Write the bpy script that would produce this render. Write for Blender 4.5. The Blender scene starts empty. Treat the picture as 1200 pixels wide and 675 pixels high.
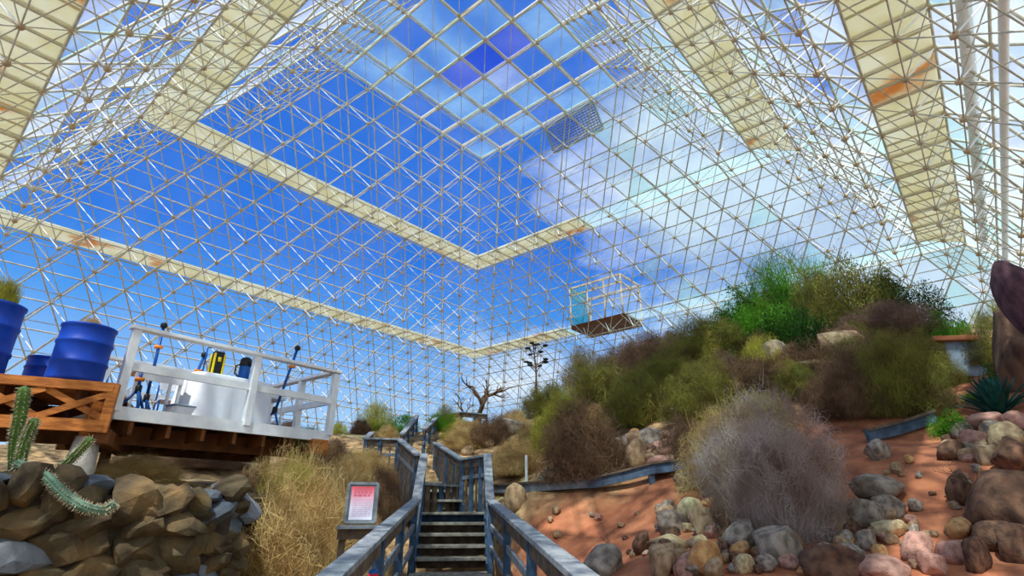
import bpy, bmesh, math, random
import numpy as np
from mathutils import Vector, Matrix, noise
R = random.Random(7)
PI = math.pi
SC = bpy.context.scene
COL = SC.collection

# ------------------------------------------------------------------ camera
F_PX, PITCH, YAW = 624.7, 0.39158, 0.70889
SP, CP = math.sin(PITCH), math.cos(PITCH)
cam = bpy.data.cameras.new('camera'); camo = bpy.data.objects.new('camera', cam); COL.objects.link(camo)
cam.sensor_width = 36; cam.lens = 36*F_PX/1200; cam.clip_end = 2000; cam.clip_start = .05
camo.location = (0, 0, 0); camo.rotation_euler = (PI/2+PITCH, 0, 0)
SC.camera = camo
def ray(px, py):
    a, b = (px-600)/F_PX, (337.5-py)/F_PX
    return Vector((a, CP-b*SP, SP+b*CP))
def W(px, py, d): return ray(px, py)*d       # a place at depth d metres

# ------------------------------------------------------------------ tags
def tag(o, label=None, cat=None, group=None, kind=None):
    if label: o['label'] = label
    if cat: o['category'] = cat
    if group: o['group'] = group
    if kind: o['kind'] = kind
    return o
def empty(name, loc=(0,0,0), rz=0):
    o = bpy.data.objects.new(name, None); COL.objects.link(o)
    o.location = loc; o.rotation_euler = (0, 0, rz); o.empty_display_size = .1
    return o
def link(name, me, mat, parent=None, smooth=False):
    o = bpy.data.objects.new(name, me); COL.objects.link(o)
    if mat is not None and not me.materials: me.materials.append(mat)
    if parent is not None: o.parent = parent
    if smooth:
        me.polygons.foreach_set('use_smooth', [True]*len(me.polygons))
    return o

# ------------------------------------------------------------------ mesh builder
class MB:
    def __init__(s): s.v = []; s.f = []
    def add(s, vs, fs):
        n = len(s.v); s.v += [tuple(v) for v in vs]; s.f += [tuple(i+n for i in f) for f in fs]
    def box(s, c, size, rz=0, M=None, bev=0):
        x, y, z = [k/2 for k in size]
        b = bev
        if b <= 0:
            vs = [Vector((i*x, j*y, k*z)) for i in (-1,1) for j in (-1,1) for k in (-1,1)]
            fs = [(0,1,3,2),(4,6,7,5),(0,4,5,1),(2,3,7,6),(0,2,6,4),(1,5,7,3)]
        else:
            bm = bmesh.new(); bmesh.ops.create_cube(bm, size=1)
            for v in bm.verts: v.co = Vector((v.co.x*2*x, v.co.y*2*y, v.co.z*2*z))
            bmesh.ops.bevel(bm, geom=bm.edges[:], offset=b, segments=2, affect='EDGES', profile=.6)
            bm.verts.ensure_lookup_table()
            vs = [v.co.copy() for v in bm.verts]; fs = [[v.index for v in f.verts] for f in bm.faces]; bm.free()
        if M is None: M = Matrix.Rotation(rz, 4, 'Z')
        s.add([M @ v + Vector(c) for v in vs], fs); return s
    def beam(s, a, b, w, h, up=(0,0,1), bev=0):      # board from a to b, w across, h along up
        a, b = Vector(a), Vector(b); d = b-a; L = d.length; d.normalize()
        side = d.cross(Vector(up)); side.normalize(); u = side.cross(d)
        M = Matrix((( d.x, side.x, u.x, 0),(d.y, side.y, u.y, 0),(d.z, side.z, u.z, 0),(0,0,0,1)))
        return s.box((a+b)/2, (L, w, h), M=M, bev=bev)
    def tube(s, pts, rad, n=8, cap=True):
        pts = [Vector(p) for p in pts]
        if not isinstance(rad, (list, tuple)): rad = [rad]*len(pts)
        vs = []; ref = Vector((.13,.27,.95)).normalized()
        for i, p in enumerate(pts):
            d = (pts[min(i+1, len(pts)-1)]-pts[max(i-1, 0)])
            if d.length < 1e-9: d = Vector((0,0,1))
            d.normalize()
            a = d.cross(ref)
            if a.length < .1: a = d.cross(Vector((1,0,0)))
            a.normalize(); b = d.cross(a)
            for k in range(n):
                t = 2*PI*k/n; vs.append(p+(a*math.cos(t)+b*math.sin(t))*rad[i])
        fs = [(i*n+k, i*n+(k+1)%n, (i+1)*n+(k+1)%n, (i+1)*n+k) for i in range(len(pts)-1) for k in range(n)]
        if cap: fs += [tuple(range(n))[::-1], tuple(range((len(pts)-1)*n, len(pts)*n))]
        s.add(vs, fs); return s
    def lathe(s, prof, c=(0,0,0), n=24, M=None):
        vs = [Vector((r*math.cos(2*PI*k/n), r*math.sin(2*PI*k/n), z)) for r, z in prof for k in range(n)]
        if M is not None: vs = [M @ v for v in vs]
        vs = [v+Vector(c) for v in vs]
        fs = [(i*n+k, i*n+(k+1)%n, (i+1)*n+(k+1)%n, (i+1)*n+k) for i in range(len(prof)-1) for k in range(n)]
        fs += [tuple(range(n))[::-1], tuple(range((len(prof)-1)*n, len(prof)*n))]
        s.add(vs, fs); return s
    def mesh(s, name):
        me = bpy.data.meshes.new(name); me.from_pydata(s.v, [], s.f); me.update(); return me
    def build(s, name, mat, parent=None, smooth=False):
        return link(name, s.mesh(name), mat, parent, smooth)
def npmesh(name, verts, faces):                      # faces (n,k) array
    me = bpy.data.meshes.new(name); verts = np.asarray(verts, dtype=np.float32); faces = np.asarray(faces, dtype=np.int32)
    n, k = faces.shape
    me.vertices.add(len(verts)); me.vertices.foreach_set('co', verts.ravel())
    me.loops.add(n*k); me.loops.foreach_set('vertex_index', faces.ravel())
    me.polygons.add(n); me.polygons.foreach_set('loop_start', np.arange(0, n*k, k, dtype=np.int32))
    me.polygons.foreach_set('loop_total', np.full(n, k, dtype=np.int32))
    me.update(calc_edges=True); me.validate(); return me

# ------------------------------------------------------------------ materials
def s2l(c): return tuple((x/255/12.92 if x <= 10.3 else ((x/255+.055)/1.055)**2.4) for x in c)
def mat(name, c1, c2=None, scale=6, rough=.8, bump=0, metal=0, c3=None, trans=0, detail=4, stretch=None, rnd=False, spec=.3, bscale=None):
    """colours are sRGB 0-255; procedural noise mixes them in object space"""
    m = bpy.data.materials.new(name); m.use_nodes = True; nt = m.node_tree; N = nt.nodes; L = nt.links
    p = N['Principled BSDF']; p.inputs['Roughness'].default_value = rough; p.inputs['Metallic'].default_value = metal
    p.inputs['Specular IOR Level'].default_value = spec
    tc = N.new('ShaderNodeTexCoord'); src = tc.outputs['Object']
    if stretch:
        mp = N.new('ShaderNodeMapping'); mp.inputs['Scale'].default_value = stretch; L.new(src, mp.inputs[0]); src = mp.outputs[0]
    nz = N.new('ShaderNodeTexNoise'); nz.inputs['Scale'].default_value = scale; nz.inputs['Detail'].default_value = detail
    L.new(src, nz.inputs['Vector'])
    c2 = c2 or c1
    cr = N.new('ShaderNodeValToRGB'); e = cr.color_ramp.elements
    e[0].position = .36; e[0].color = (*s2l(c1), 1); e[1].position = .64; e[1].color = (*s2l(c2), 1)
    if c3: x = e.new(.5); x.color = (*s2l(c3), 1)
    if rnd:
        oi = N.new('ShaderNodeObjectInfo'); ad = N.new('ShaderNodeMath'); ad.operation = 'MULTIPLY_ADD'
        L.new(oi.outputs['Random'], ad.inputs[0]); ad.inputs[1].default_value = .5; ad.inputs[2].default_value = -.25
        a2 = N.new('ShaderNodeMath'); a2.operation = 'ADD'; L.new(nz.outputs['Fac'], a2.inputs[0]); L.new(ad.outputs[0], a2.inputs[1])
        L.new(a2.outputs[0], cr.inputs[0])
    else: L.new(nz.outputs['Fac'], cr.inputs[0])
    L.new(cr.outputs[0], p.inputs['Base Color'])
    if bump:
        n2 = N.new('ShaderNodeTexNoise'); n2.inputs['Scale'].default_value = bscale or scale*4; n2.inputs['Detail'].default_value = 6
        L.new(src, n2.inputs['Vector'])
        b = N.new('ShaderNodeBump'); b.inputs['Strength'].default_value = bump; b.inputs['Distance'].default_value = .02
        L.new(n2.outputs['Fac'], b.inputs['Height']); L.new(b.outputs[0], p.inputs['Normal'])
    if trans:
        t = N.new('ShaderNodeBsdfTranslucent'); L.new(cr.outputs[0], t.inputs['Color'])
        mx = N.new('ShaderNodeMixShader'); mx.inputs[0].default_value = trans
        L.new(p.outputs[0], mx.inputs[1]); L.new(t.outputs[0], mx.inputs[2]); L.new(mx.outputs[0], N['Material Output'].inputs[0])
    return m
def glass_mat(name, tint, haze, hazecol, seed=0, gloss=.04, scale=.5):
    m = bpy.data.materials.new(name); m.use_nodes = True; nt = m.node_tree; N = nt.nodes; L = nt.links
    N.remove(N['Principled BSDF']); out = N['Material Output']
    tr = N.new('ShaderNodeBsdfTransparent'); tr.inputs[0].default_value = (*tint, 1)
    tl = N.new('ShaderNodeBsdfTranslucent'); tl.inputs[0].default_value = (*hazecol, 1)
    df = N.new('ShaderNodeBsdfDiffuse'); df.inputs[0].default_value = (*hazecol, 1)
    gl = N.new('ShaderNodeBsdfGlossy'); gl.inputs['Roughness'].default_value = .08
    m0 = N.new('ShaderNodeMixShader'); m0.inputs[0].default_value = .35; L.new(tl.outputs[0], m0.inputs[1]); L.new(df.outputs[0], m0.inputs[2])
    tc = N.new('ShaderNodeTexCoord'); nz = N.new('ShaderNodeTexNoise'); nz.inputs['Scale'].default_value = scale; nz.inputs['Detail'].default_value = 5
    L.new(tc.outputs['Object'], nz.inputs['Vector'])
    mr = N.new('ShaderNodeMapRange'); mr.inputs[1].default_value = .35; mr.inputs[2].default_value = .7
    mr.inputs[3].default_value = haze*.5; mr.inputs[4].default_value = haze*1.5; L.new(nz.outputs['Fac'], mr.inputs[0])
    m1 = N.new('ShaderNodeMixShader'); L.new(mr.outputs[0], m1.inputs[0]); L.new(tr.outputs[0], m1.inputs[1]); L.new(m0.outputs[0], m1.inputs[2])
    m2 = N.new('ShaderNodeMixShader'); m2.inputs[0].default_value = gloss; L.new(m1.outputs[0], m2.inputs[1]); L.new(gl.outputs[0], m2.inputs[2])
    L.new(m2.outputs[0], out.inputs[0]); return m
def rust_panel():
    m = mat('rusty_cream_panel', (246,246,230), (238,234,204), 1.1, .6, trans=.5); nt = m.node_tree; N = nt.nodes; L = nt.links
    cr = N['Color Ramp']; tc = N.new('ShaderNodeTexCoord'); nz = N.new('ShaderNodeTexNoise'); nz.inputs['Scale'].default_value = .9; nz.inputs['Detail'].default_value = 5
    L.new(tc.outputs['Object'], nz.inputs['Vector']); c2 = N.new('ShaderNodeValToRGB'); e = c2.color_ramp.elements; e[0].position = .55; e[0].color = (0,0,0,1); e[1].position = .66; e[1].color = (1,1,1,1)
    L.new(nz.outputs['Fac'], c2.inputs[0]); mx = N.new('ShaderNodeMix'); mx.data_type = 'RGBA'; L.new(c2.outputs[0], mx.inputs[0]); L.new(cr.outputs[0], mx.inputs[6]); mx.inputs[7].default_value = (*s2l((224,172,112)), 1)
    for n in list(N):
        if n.type in ('BSDF_PRINCIPLED', 'BSDF_TRANSLUCENT'): L.new(mx.outputs[2], n.inputs[0])
    return m
M = {}
M['strut'] = mat('white_painted_steel', (214,208,192), (186,178,158), 3, .5, 0, .0)
M['sunlit_and_pipe_white'] = mat('sunlit_strut_and_pipe_white', (255,255,255), (244,244,240), 3, .5)  # whiter copy of strut: sunlight put into the colour; plain white on pipes
M['node'] = mat('weathered_node_steel', (214,198,168), (188,160,122), 3, .5)
M['mullion'] = mat('mullion_white', (255,255,248), (240,234,208), 2, .5)
M['ledge'] = mat('cream_translucent_panel', (246,246,230), (238,234,204), 1.1, .6, trans=.5)
M['rusty'] = rust_panel()
M['batten'] = mat('tan_batten', (226,216,186), (204,192,156), 3, .6)
M['soil'] = None
M['wood'] = mat('weathered_grey_wood', (132,138,144), (96,100,106), 7, .75, .25, stretch=(1,1,1), bscale=30)
M['wood_top'] = mat('pale_weathered_rail_wood', (156,160,162), (104,112,120), 9, .7, .25, bscale=40)
M['wood_blue'] = mat('blue_grey_painted_wood', (64,92,120), (40,62,84), 8, .7, .2, bscale=40)
M['wood_brown'] = mat('brown_grey_wood', (118,100,82), (80,68,58), 8, .8, .3, bscale=40)
M['tread'] = mat('pale_tread_wood', (168,166,152), (128,124,112), 10, .8, .3, bscale=40)
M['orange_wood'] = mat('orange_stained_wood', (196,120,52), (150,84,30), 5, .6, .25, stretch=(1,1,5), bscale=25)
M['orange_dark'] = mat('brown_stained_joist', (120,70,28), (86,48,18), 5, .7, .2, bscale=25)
M['white_paint'] = mat('white_painted_wood', (244,246,248), (226,230,236), 6, .5)
M['blue_plastic'] = mat('blue_drum_plastic', (14,72,190), (10,58,164), 3, .5, spec=.3)
M['blue_steel'] = mat('blue_enamel', (20,90,170), (14,70,140), 4, .35)
M['yellow'] = mat('yellow_plastic', (232,206,30), (214,186,20), 4, .4)
M['black'] = mat('black_plastic', (30,32,36), (18,20,24), 6, .45)
M['orange'] = mat('orange_plastic', (246,150,50), (236,130,40), 6, .5)
M['white_cloth'] = mat('white_tablecloth', (246,248,252), (232,238,248), 4, .85)
M['beige'] = mat('beige_laminate', (222,206,176), (206,188,158), 5, .5)
M['concrete'] = mat('rough_concrete', (176,172,164), (140,132,124), 5, .95, .6, bscale=30)
M['boulder_tan'] = mat('tan_rock', (186,158,124), (140,112,86), 4, .95, .6, c3=(168,138,104), bscale=18)
M['boulder_pink'] = mat('pink_rock', (196,150,132), (150,108,96), 4, .95, .6, c3=(178,136,118), bscale=18)
M['boulder_grey'] = mat('grey_rock', (172,158,142), (106,96,86), 4, .95, .6, c3=(144,130,116), bscale=18)
M['boulder_orange'] = mat('orange_tan_rock', (212,168,112), (168,120,76), 4, .95, .6, c3=(196,146,92), bscale=18)
M['boulder_yellow'] = mat('yellowish_rock', (214,196,152), (160,142,108), 4, .95, .6, bscale=18)
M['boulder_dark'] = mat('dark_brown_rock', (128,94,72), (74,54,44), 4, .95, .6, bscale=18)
M['boulder_purple'] = mat('dark_purple_brown_rock', (104,72,78), (70,46,54), 4, .95, .6, bscale=18)
M['steel'] = mat('blue_grey_retaining_board', (92,112,134), (62,78,98), 5, .7, .2)
M['cactus'] = mat('green_cactus_skin', (104,140,66), (70,108,52), 9, .6, .2)
M['cactus_blue'] = mat('blue_green_cactus_skin', (112,146,122), (78,112,92), 9, .6, .2)
M['agave_dark'] = mat('dark_teal_agave_leaf', (30,92,82), (16,62,58), 6, .5)
M['agave_blue'] = mat('blue_agave_leaf', (90,164,160), (62,130,130), 6, .5)
M['plate'] = mat('grey_blue_panel', (150,170,186), (122,140,158), 3, .6)
M['terracotta'] = mat('terracotta_cap', (206,140,96), (180,112,76), 5, .8)
def leafmat(name, a, b, c=None, t=.25): return mat(name, a, b, 4.5, .8, c3=c, trans=t, rnd=False, detail=3)
M['l_silver'] = leafmat('silvery_dry_twigs', (206,192,186), (140,112,92), (176,156,144))
M['l_straw'] = leafmat('straw_grass', (226,200,140), (176,140,88), (206,176,116))
M['l_olive'] = leafmat('olive_twigs', (150,146,62), (108,96,48), (130,126,54))
M['l_yellow'] = leafmat('yellow_green_twigs', (190,186,66), (150,140,58), (172,168,60))
M['l_green'] = leafmat('bright_green_leaf', (110,170,40), (66,118,26), (90,146,32), .35)
M['l_dark'] = leafmat('dark_green_leaf', (62,104,34), (34,66,24), (48,84,28), .25)
M['l_brown'] = leafmat('brown_twigs', (150,118,88), (104,78,58), (128,98,72))
M['l_mauve'] = leafmat('mauve_twigs', (164,132,112), (118,92,78), (140,110,94))
M['bark'] = mat('bark', (118,92,66), (80,60,44), 8, .9, .3)
# ------------------------------------------------------------------ the glasshouse: an octet space frame
MM = 1.4; SQ = math.sqrt(.5)
EU, EV = np.array([math.sin(YAW), math.cos(YAW)]), np.array([-math.cos(YAW), math.sin(YAW)])
def G(u, v, h):            # lattice -> world (vectorised)
    u = np.asarray(u, float); v = np.asarray(v, float); h = np.asarray(h, float)
    a = (u+12.204)*MM; b = (v+12.047)*MM
    return np.stack([a*EU[0]+b*EV[0], a*EU[1]+b*EV[1], (h+12.415)*MM], -1)
NK = 20
def ext(k):                # list of outward offsets of the outer skin at level k
    if k < 4: return [k/2]
    if k == 4: return [2, 3]
    if k < 8: return [3+(k-4)/2]
    if k == 8: return [5, 6]
    return [6+(k-8)/2]
SZ = 7
nodes = {}                 # (2u,2v,k) -> 0 outer / 1 inner
for k in range(NK+1):
    es = ext(k); e = max(es); emin = min(es)
    lo, hi = int(round(2*(-SZ-e))), int(round(2*e))
    for a in range(lo, hi+1, 2):
        for b in range(lo, hi+1, 2):
            out = max(a/2, b/2, -SZ-a/2, -SZ-b/2)
            if k == 0 or out >= emin-1e-6: nodes[(a, b, k)] = 0
NB = [(2,0,0),(-2,0,0),(0,2,0),(0,-2,0)]+[(i,j,kk) for i in (-1,1) for j in (-1,1) for kk in (-1,1)]
def inside(a, b, k):
    if k < 1 or k > NK: return False
    e = min(ext(k)); return max(a/2, b/2, -SZ-a/2, -SZ-b/2) < e-1e-6
for (a, b, k) in list(nodes):
    for d in NB:
        q = (a+d[0], b+d[1], k+d[2])
        if q not in nodes and inside(*q): nodes[q] = 1
def side(a, b, k):
    o = [a/2, b/2, -SZ-a/2, -SZ-b/2]; m = max(o)
    if k <= 1.01 and m < k/2+.01-.26: return 'ceiling'
    return ['wall_right', 'wall_left', 'wall_rear_left', 'wall_rear_right'][o.index(m)]
edges = {}
for (a, b, k), t in nodes.items():
    for d in NB:
        q = (a+d[0], b+d[1], k+d[2])
        if q in nodes and q > (a, b, k):
            kind = 'outer' if t+nodes[q] == 0 else ('inner' if t+nodes[q] == 2 else 'web')
            edges.setdefault((side(a+d[0]/2, b+d[1]/2, k+d[2]/2), kind), []).append(((a,b,k), q))
def prisms(A, B, r, n=5):
    d = B-A; L = np.linalg.norm(d, axis=1, keepdims=True); d = d/L
    ref = np.tile(np.array([.31,.17,.93]), (len(d),1)); a = np.cross(d, ref); a /= np.linalg.norm(a, axis=1, keepdims=True); b = np.cross(d, a)
    vs = []
    for P in (A, B):
        for i in range(n):
            t = 2*PI*i/n; vs.append(P+(a*math.cos(t)+b*math.sin(t))*r)
    V = np.stack(vs, 1).reshape(-1, 3)
    base = np.arange(len(A))[:, None]*(2*n)
    F = [np.concatenate([base+i, base+(i+1)%n, base+n+(i+1)%n, base+n+i], 1) for i in range(n)]
    return V, np.concatenate(F, 0)
SIDES = ['ceiling', 'wall_left', 'wall_right', 'wall_rear_left', 'wall_rear_right']
def nodepos(L): L = np.array(L, float); return G(L[:,0]/2, L[:,1]/2, -L[:,2]*SQ)
# glazing: cells of the outer skin pushed a little outward
def P3(u, v, k, off=.16):
    p = G(u, v, -k*SQ); o = [u, v, -SZ-u, -SZ-v]; return p
def skin_quads():
    """(side, tier/kind, corners) of every cell of the outer skin"""
    Q = []
    for i in range(SZ):
        for j in range(SZ): Q.append(('ceiling', ('roof', i, j), [(-i,-j,0),(-i-1,-j,0),(-i-1,-j-1,0),(-i,-j-1,0)]))
    def place(s, a, e):     # along a, outward e on side s
        return {'wall_left': (a, e), 'wall_right': (e, a), 'wall_rear_left': (-SZ-e, a), 'wall_rear_right': (a, -SZ-e)}[s]
    for s in SIDES[1:]:
        for k in range(NK):
            e0 = max(ext(k)); e1 = min(ext(k+1))
            lo0, hi0, lo1, hi1 = -SZ-e0, e0, -SZ-e1, e1
            n = int(round(hi0-lo0))
            for i in range(n+1):   # up-pointing triangles (base below)
                a = lo0+i
                p, q, r_ = place(s, a, e0), place(s, a-.5, e1), place(s, a+.5, e1)
                Q.append((s, ('wall', k, i, 0), [(*p, k), (*q, k+1), (*r_, k+1)]))
                if i < n:
                    p, q, r_ = place(s, a, e0), place(s, a+1, e0), place(s, a+.5, e1)
                    Q.append((s, ('wall', k, i, 1), [(*p, k), (*q, k), (*r_, k+1)]))
        for k in (4, 8):
            a0, a1 = ext(k); n = int(SZ+2*a0)
            for i in range(-1, n+1):
                a = -SZ-a0+i
                c = [place(s, max(min(a, a0), -SZ-a0) if False else a, a0), place(s, a+1, a0), place(s, a+1, a1), place(s, a, a1)]
                if i == -1: c = [place(s, -SZ-a0, a0), place(s, -SZ-a0, a0), place(s, -SZ-a0, a1), place(s, -SZ-a1, a1)]
                if i == n: c = [place(s, a0, a0), place(s, a0, a0), place(s, a1, a1), place(s, a0, a1)]
                Q.append((s, ('ledge', k, i, 0), [(*x, k) for x in c]))
    return Q
GM = {
 'clear': glass_mat('clear_glass', (.93,.97,1), .05, (.9,.95,1)),
 'soft': glass_mat('soft_milky_glass', (.80,.93,.97), .28, (.80,.88,.88)),  # milky diffuse film, thicker and thinner by noise
 'teal': glass_mat('teal_tinted_glass', (.62,.88,.88), .36, (.72,.90,.86)),
 'haze': glass_mat('sun_haze_glass', (.84,.91,.93), .5, (.80,.86,.86), scale=.35),  # sunlight haze on the panes put into the diffuse colour
 'aqua': glass_mat('aqua_glass', (.66,.93,.96), .26, (.50,.80,.84)),
 'violet': glass_mat('violet_blue_glass', (.50,.52,.92), .14, (.5,.52,.9)),
 'deep': glass_mat('deep_blue_glass', (.40,.46,.95), .03, (.6,.7,1)),
 'pale': glass_mat('pale_blue_glass', (.82,.95,1), .42, (.86,.95,1), scale=.4),
}
def choose(s, key):
    rr = R.random()
    if key[0] == 'roof':
        i, j = key[1], key[2]
        if (i, j) in ((3,2),(3,3),(3,4)): return 'deep' if j == 3 else 'violet'
        if (j == 1 and i > 0) or (i+j) % 4 == 0: return 'aqua'
        return ['clear', 'aqua', 'clear', 'aqua', 'soft'][int(rr*5)]
    if key[0] == 'ledge':
        k, i = key[1], key[2]
        if s == 'wall_right': # only the stretch nearest the far corner is opaque
            top = {4: 2, 8: 5}[k]; a = -SZ-top+i
            if (k == 4 and a < -3.6) or (k == 8 and a < -.6): return 'teal'
        if s == 'wall_rear_left' and k == 4 and rr < .3: return 'haze'
        if rr < .3: return 'rusty'
        return 'ledge'
    k = key[1]
    if s == 'wall_left': return 'clear'
    if s == 'wall_rear_left': return ['haze', 'haze', 'soft', 'teal', 'clear'][int(rr*5)] if k < 8 else ['clear','haze','soft'][int(rr*3)]
    if s == 'wall_rear_right': return ['pale', 'haze', 'teal', 'soft', 'clear'][int(rr*5)]
    if s == 'wall_right':
        a = -SZ-max(ext(k))+key[2]
        if a < -4.5: return 'teal' if rr < .12 else 'pale' if a < -7 else 'soft'
        return 'clear'
    return 'clear'
NORM = {'ceiling': (0,0,1), 'wall_left': (0,1,.7), 'wall_right': (1,0,.7), 'wall_rear_left': (-1,0,.7), 'wall_rear_right': (0,-1,.7)}
bucket = {}; mull = {}
for s, key, cs in skin_quads():
    mt = choose(s, key)
    up = np.array((0,0,1.)) if key[0] != 'wall' else None
    if up is None:
        n = NORM[s]; w = np.array([n[0]*EU[0]+n[1]*EV[0], n[0]*EU[1]+n[1]*EV[1], n[2]]); up = w/np.linalg.norm(w)
    off = .12 if key[0] == 'roof' else .03 if key[0] == 'wall' else .10
    pts = [G(*c[:2], -c[2]*SQ)+up*off for c in cs]
    bucket.setdefault((s, mt), []).append(pts)
    mull.setdefault(s, []).extend([(tuple(pts[i].round(3)), tuple(pts[(i+1) % len(pts)].round(3))) for i in range(len(pts))])
LBL = {'ceiling': 'flat square-celled glass roof of the space frame at the top of the glasshouse',
 'wall_left': 'stepped sloping glass wall of white triangular struts on the left behind the deck',
 'wall_right': 'stepped sloping glass wall right of the far corner, behind the planted hill',
 'wall_rear_left': 'sloping hazy glass wall overhead at the upper left edge',
 'wall_rear_right': 'sloping glass wall overhead at the right edge with a long cream ledge'}
shell = {}
for s in SIDES:
    # mullion grid: the top-level mesh of each face
    seen = set(); A = []; B = []
    for a, b in mull[s]:
        if a == b or (b, a) in seen or (a, b) in seen: continue
        seen.add((a, b)); A.append(a); B.append(b)
    V, F = prisms(np.array(A), np.array(B), .045 if s == 'ceiling' else .012, 4)
    root = link(s, npmesh(s, V, F), M['mullion']); tag(root, LBL[s], 'glass roof' if s == 'ceiling' else 'glass wall', kind='structure'); shell[s] = root
    for (ss, mt), polys in bucket.items():
        if ss != s: continue
        mb = MB()
        for p in polys:
            if mt in ('ledge', 'rusty'):         # opaque panels have thickness
                q = [x for i, x in enumerate(p) if i == 0 or np.linalg.norm(x-p[i-1]) > 1e-4]
                n = len(q); mb.add(q+[x+np.array((0,0,.05)) for x in q], [tuple(range(n)), tuple(range(n, 2*n))[::-1]]+[(i, (i+1)%n, n+(i+1)%n, n+i) for i in range(n)])
            else: mb.add(p, [tuple(range(len(p)))])
        nm = 'ledge_panel' if mt == 'ledge' else 'rusty_ledge_panel' if mt == 'rusty' else 'glass_pane'
        o = mb.build(nm, M.get(mt) or GM[mt], root); o['kind'] = 'stuff'
    for kind, r, nm in (('outer', .031, 'outer_strut'), ('web', .014, 'diagonal_strut'), ('white', .020, 'sunlit_diagonal_strut'), ('inner', .017, 'inner_strut')):
        L = edges.get((s, 'web' if kind == 'white' else kind))
        if L and kind in ('web', 'white'):
            def steep(e):
                d = [e[1][i]-e[0][i] for i in range(3)]; q = {'wall_left': (1,-1,1), 'wall_right': (-1,-1,1), 'wall_rear_left': (1,-1,1), 'wall_rear_right': (-1,1,1), 'ceiling': (9,9,9)}[s]
                sg = 1 if d[2] > 0 else -1; return tuple(x*sg for x in d) == q
            L = [e for e in L if steep(e) == (kind == 'white')]  # one web direction takes the whiter colour, standing in for sun on it
        if not L: continue
        V, F = prisms(nodepos([e[0] for e in L]), nodepos([e[1] for e in L]), r, 5)
        o = link(nm, npmesh(nm, V, F), M['sunlit_and_pipe_white' if kind == 'white' else 'strut'], root); o['kind'] = 'stuff'
    L = [q for q in nodes if side(*q) == s]
    bm = bmesh.new(); bmesh.ops.create_icosphere(bm, subdivisions=1, radius=.088)
    bv = np.array([v.co[:] for v in bm.verts]); bf = np.array([[v.index for v in f.verts] for f in bm.faces]); bm.free()
    C = nodepos(L); V = (C[:,None,:]+bv[None]).reshape(-1,3); F = (np.arange(len(C))[:,None,None]*len(bv)+bf[None]).reshape(-1,3)
    o = link('node_ball', npmesh('node_ball', V, F), M['node'], root); o['kind'] = 'stuff'
# battens under the opaque ledges
for s in SIDES[1:]:
    mb = MB()
    for (ss, mt), polys in bucket.items():
        if ss != s or mt not in ('ledge', 'rusty'): continue
        for p in polys:
            if len(p) == 4 and np.linalg.norm(p[1]-p[0]) > .5 and abs(p[0][2]-p[2][2]) < .01:
                for t in (.0, .5): mb.beam(p[0]+(p[1]-p[0])*t-np.array((0,0,.06)), p[3]+(p[2]-p[3])*t-np.array((0,0,.06)), .035, .05)
    o = mb.build('ledge_batten', M['batten'], shell[s]); o['kind'] = 'stuff'
# white pipe along the outer edge of the lower right ledge
o0 = Vector(G(5, -13.32, -8.5*SQ)); q = Vector(G(-12.5, -13.32, -8.5*SQ))
mb = MB(); mb.tube([(0,0,0), (q-o0)*.5, q-o0], .13, 12); o = mb.build('roof_pipe', M['sunlit_and_pipe_white'], None, True); o.location = o0; tag(o, 'thick white pipe running beside the right-hand cream ledge', 'pipe')
o0 = Vector(G(5, -13.55, -9.5*SQ)); q = Vector(G(-12.5, -13.55, -9.5*SQ))
mb = MB(); mb.tube([(0,0,0), (q-o0)*.5, q-o0], .08, 12); o = mb.build('roof_pipe', M['sunlit_and_pipe_white'], None, True); o.location = o0; tag(o, 'thinner white pipe further right than the thick pipe', 'pipe')
# louvred vent panel set into the right wall just under the roof edge
vt = empty('louvre_vent', tuple(G(.25, -4, -.35))); tag(vt, 'open louvred vent panel of grey slats under the roof edge right of the far corner', 'vent')
o0 = G(.25, -4, -.35)
def vp(a, b, off=.0):        # a along -v 0..1 (2 modules), b down the slope 0..1
    p = G(.12+.5*b*1.1+off, -3-2.0*a, .02-.7071*b*1.1+off*.3); return p-o0
mb = MB()
for (a0,b0,a1,b1) in ((0,0,1,0),(0,1,1,1),(0,0,0,1),(1,0,1,1)): mb.beam(vp(a0,b0), vp(a1,b1), .10, .08)
mb.build('vent_frame', M['plate'], vt)
M['lilac'] = mat('lilac_grey_slat', (132,128,168), (108,108,148), 5, .5)
mb = MB()
for i in range(1, 11): mb.beam(vp(0,i/11), vp(1,i/11), .045, .03)
for i in range(1, 17): mb.beam(vp(i/17,0), vp(i/17,1), .025, .03)
mb.build('slat_grid', M['lilac'], vt)
# the glazed box hung on the right wall (walkway door lobby)
c0 = G(5.2, -3.2, -8*SQ)
# ------------------------------------------------------------------ terrain
CPX = [ # px, py, depth  (ground seen at that pixel)
 (700,675,6),(850,675,5.2),(1000,675,4.8),(1190,675,4.4),(650,606,9.1),(610,602,9.5),(760,592,8.5),(810,585,8.1),(920,610,6.6),(1060,530,7.3),
 (1100,515,7.6),(1190,530,6.4),(620,574,10.2),(690,570,9.7),(770,558,9.2),(900,530,8.8),(1030,508,8.3),(1110,487,8.4),
 (600,535,13.5),(700,530,11.5),(760,512,11),(850,490,10.7),(950,468,10.4),(1050,452,10.2),(1130,446,9.8),(1190,450,8.5),
 (560,502,20),(620,492,18),(700,465,17),(800,432,16),(900,400,15.2),(1000,375,14.5),(1080,385,13.6),(1130,410,12.4),(1195,410,10),
 (400,520,14),(30,518,13),(100,524,13),(170,526,13),(240,528,12.5),(480,508,20),(330,545,11.5),(170,540,12.5),(520,525,15)]
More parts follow.
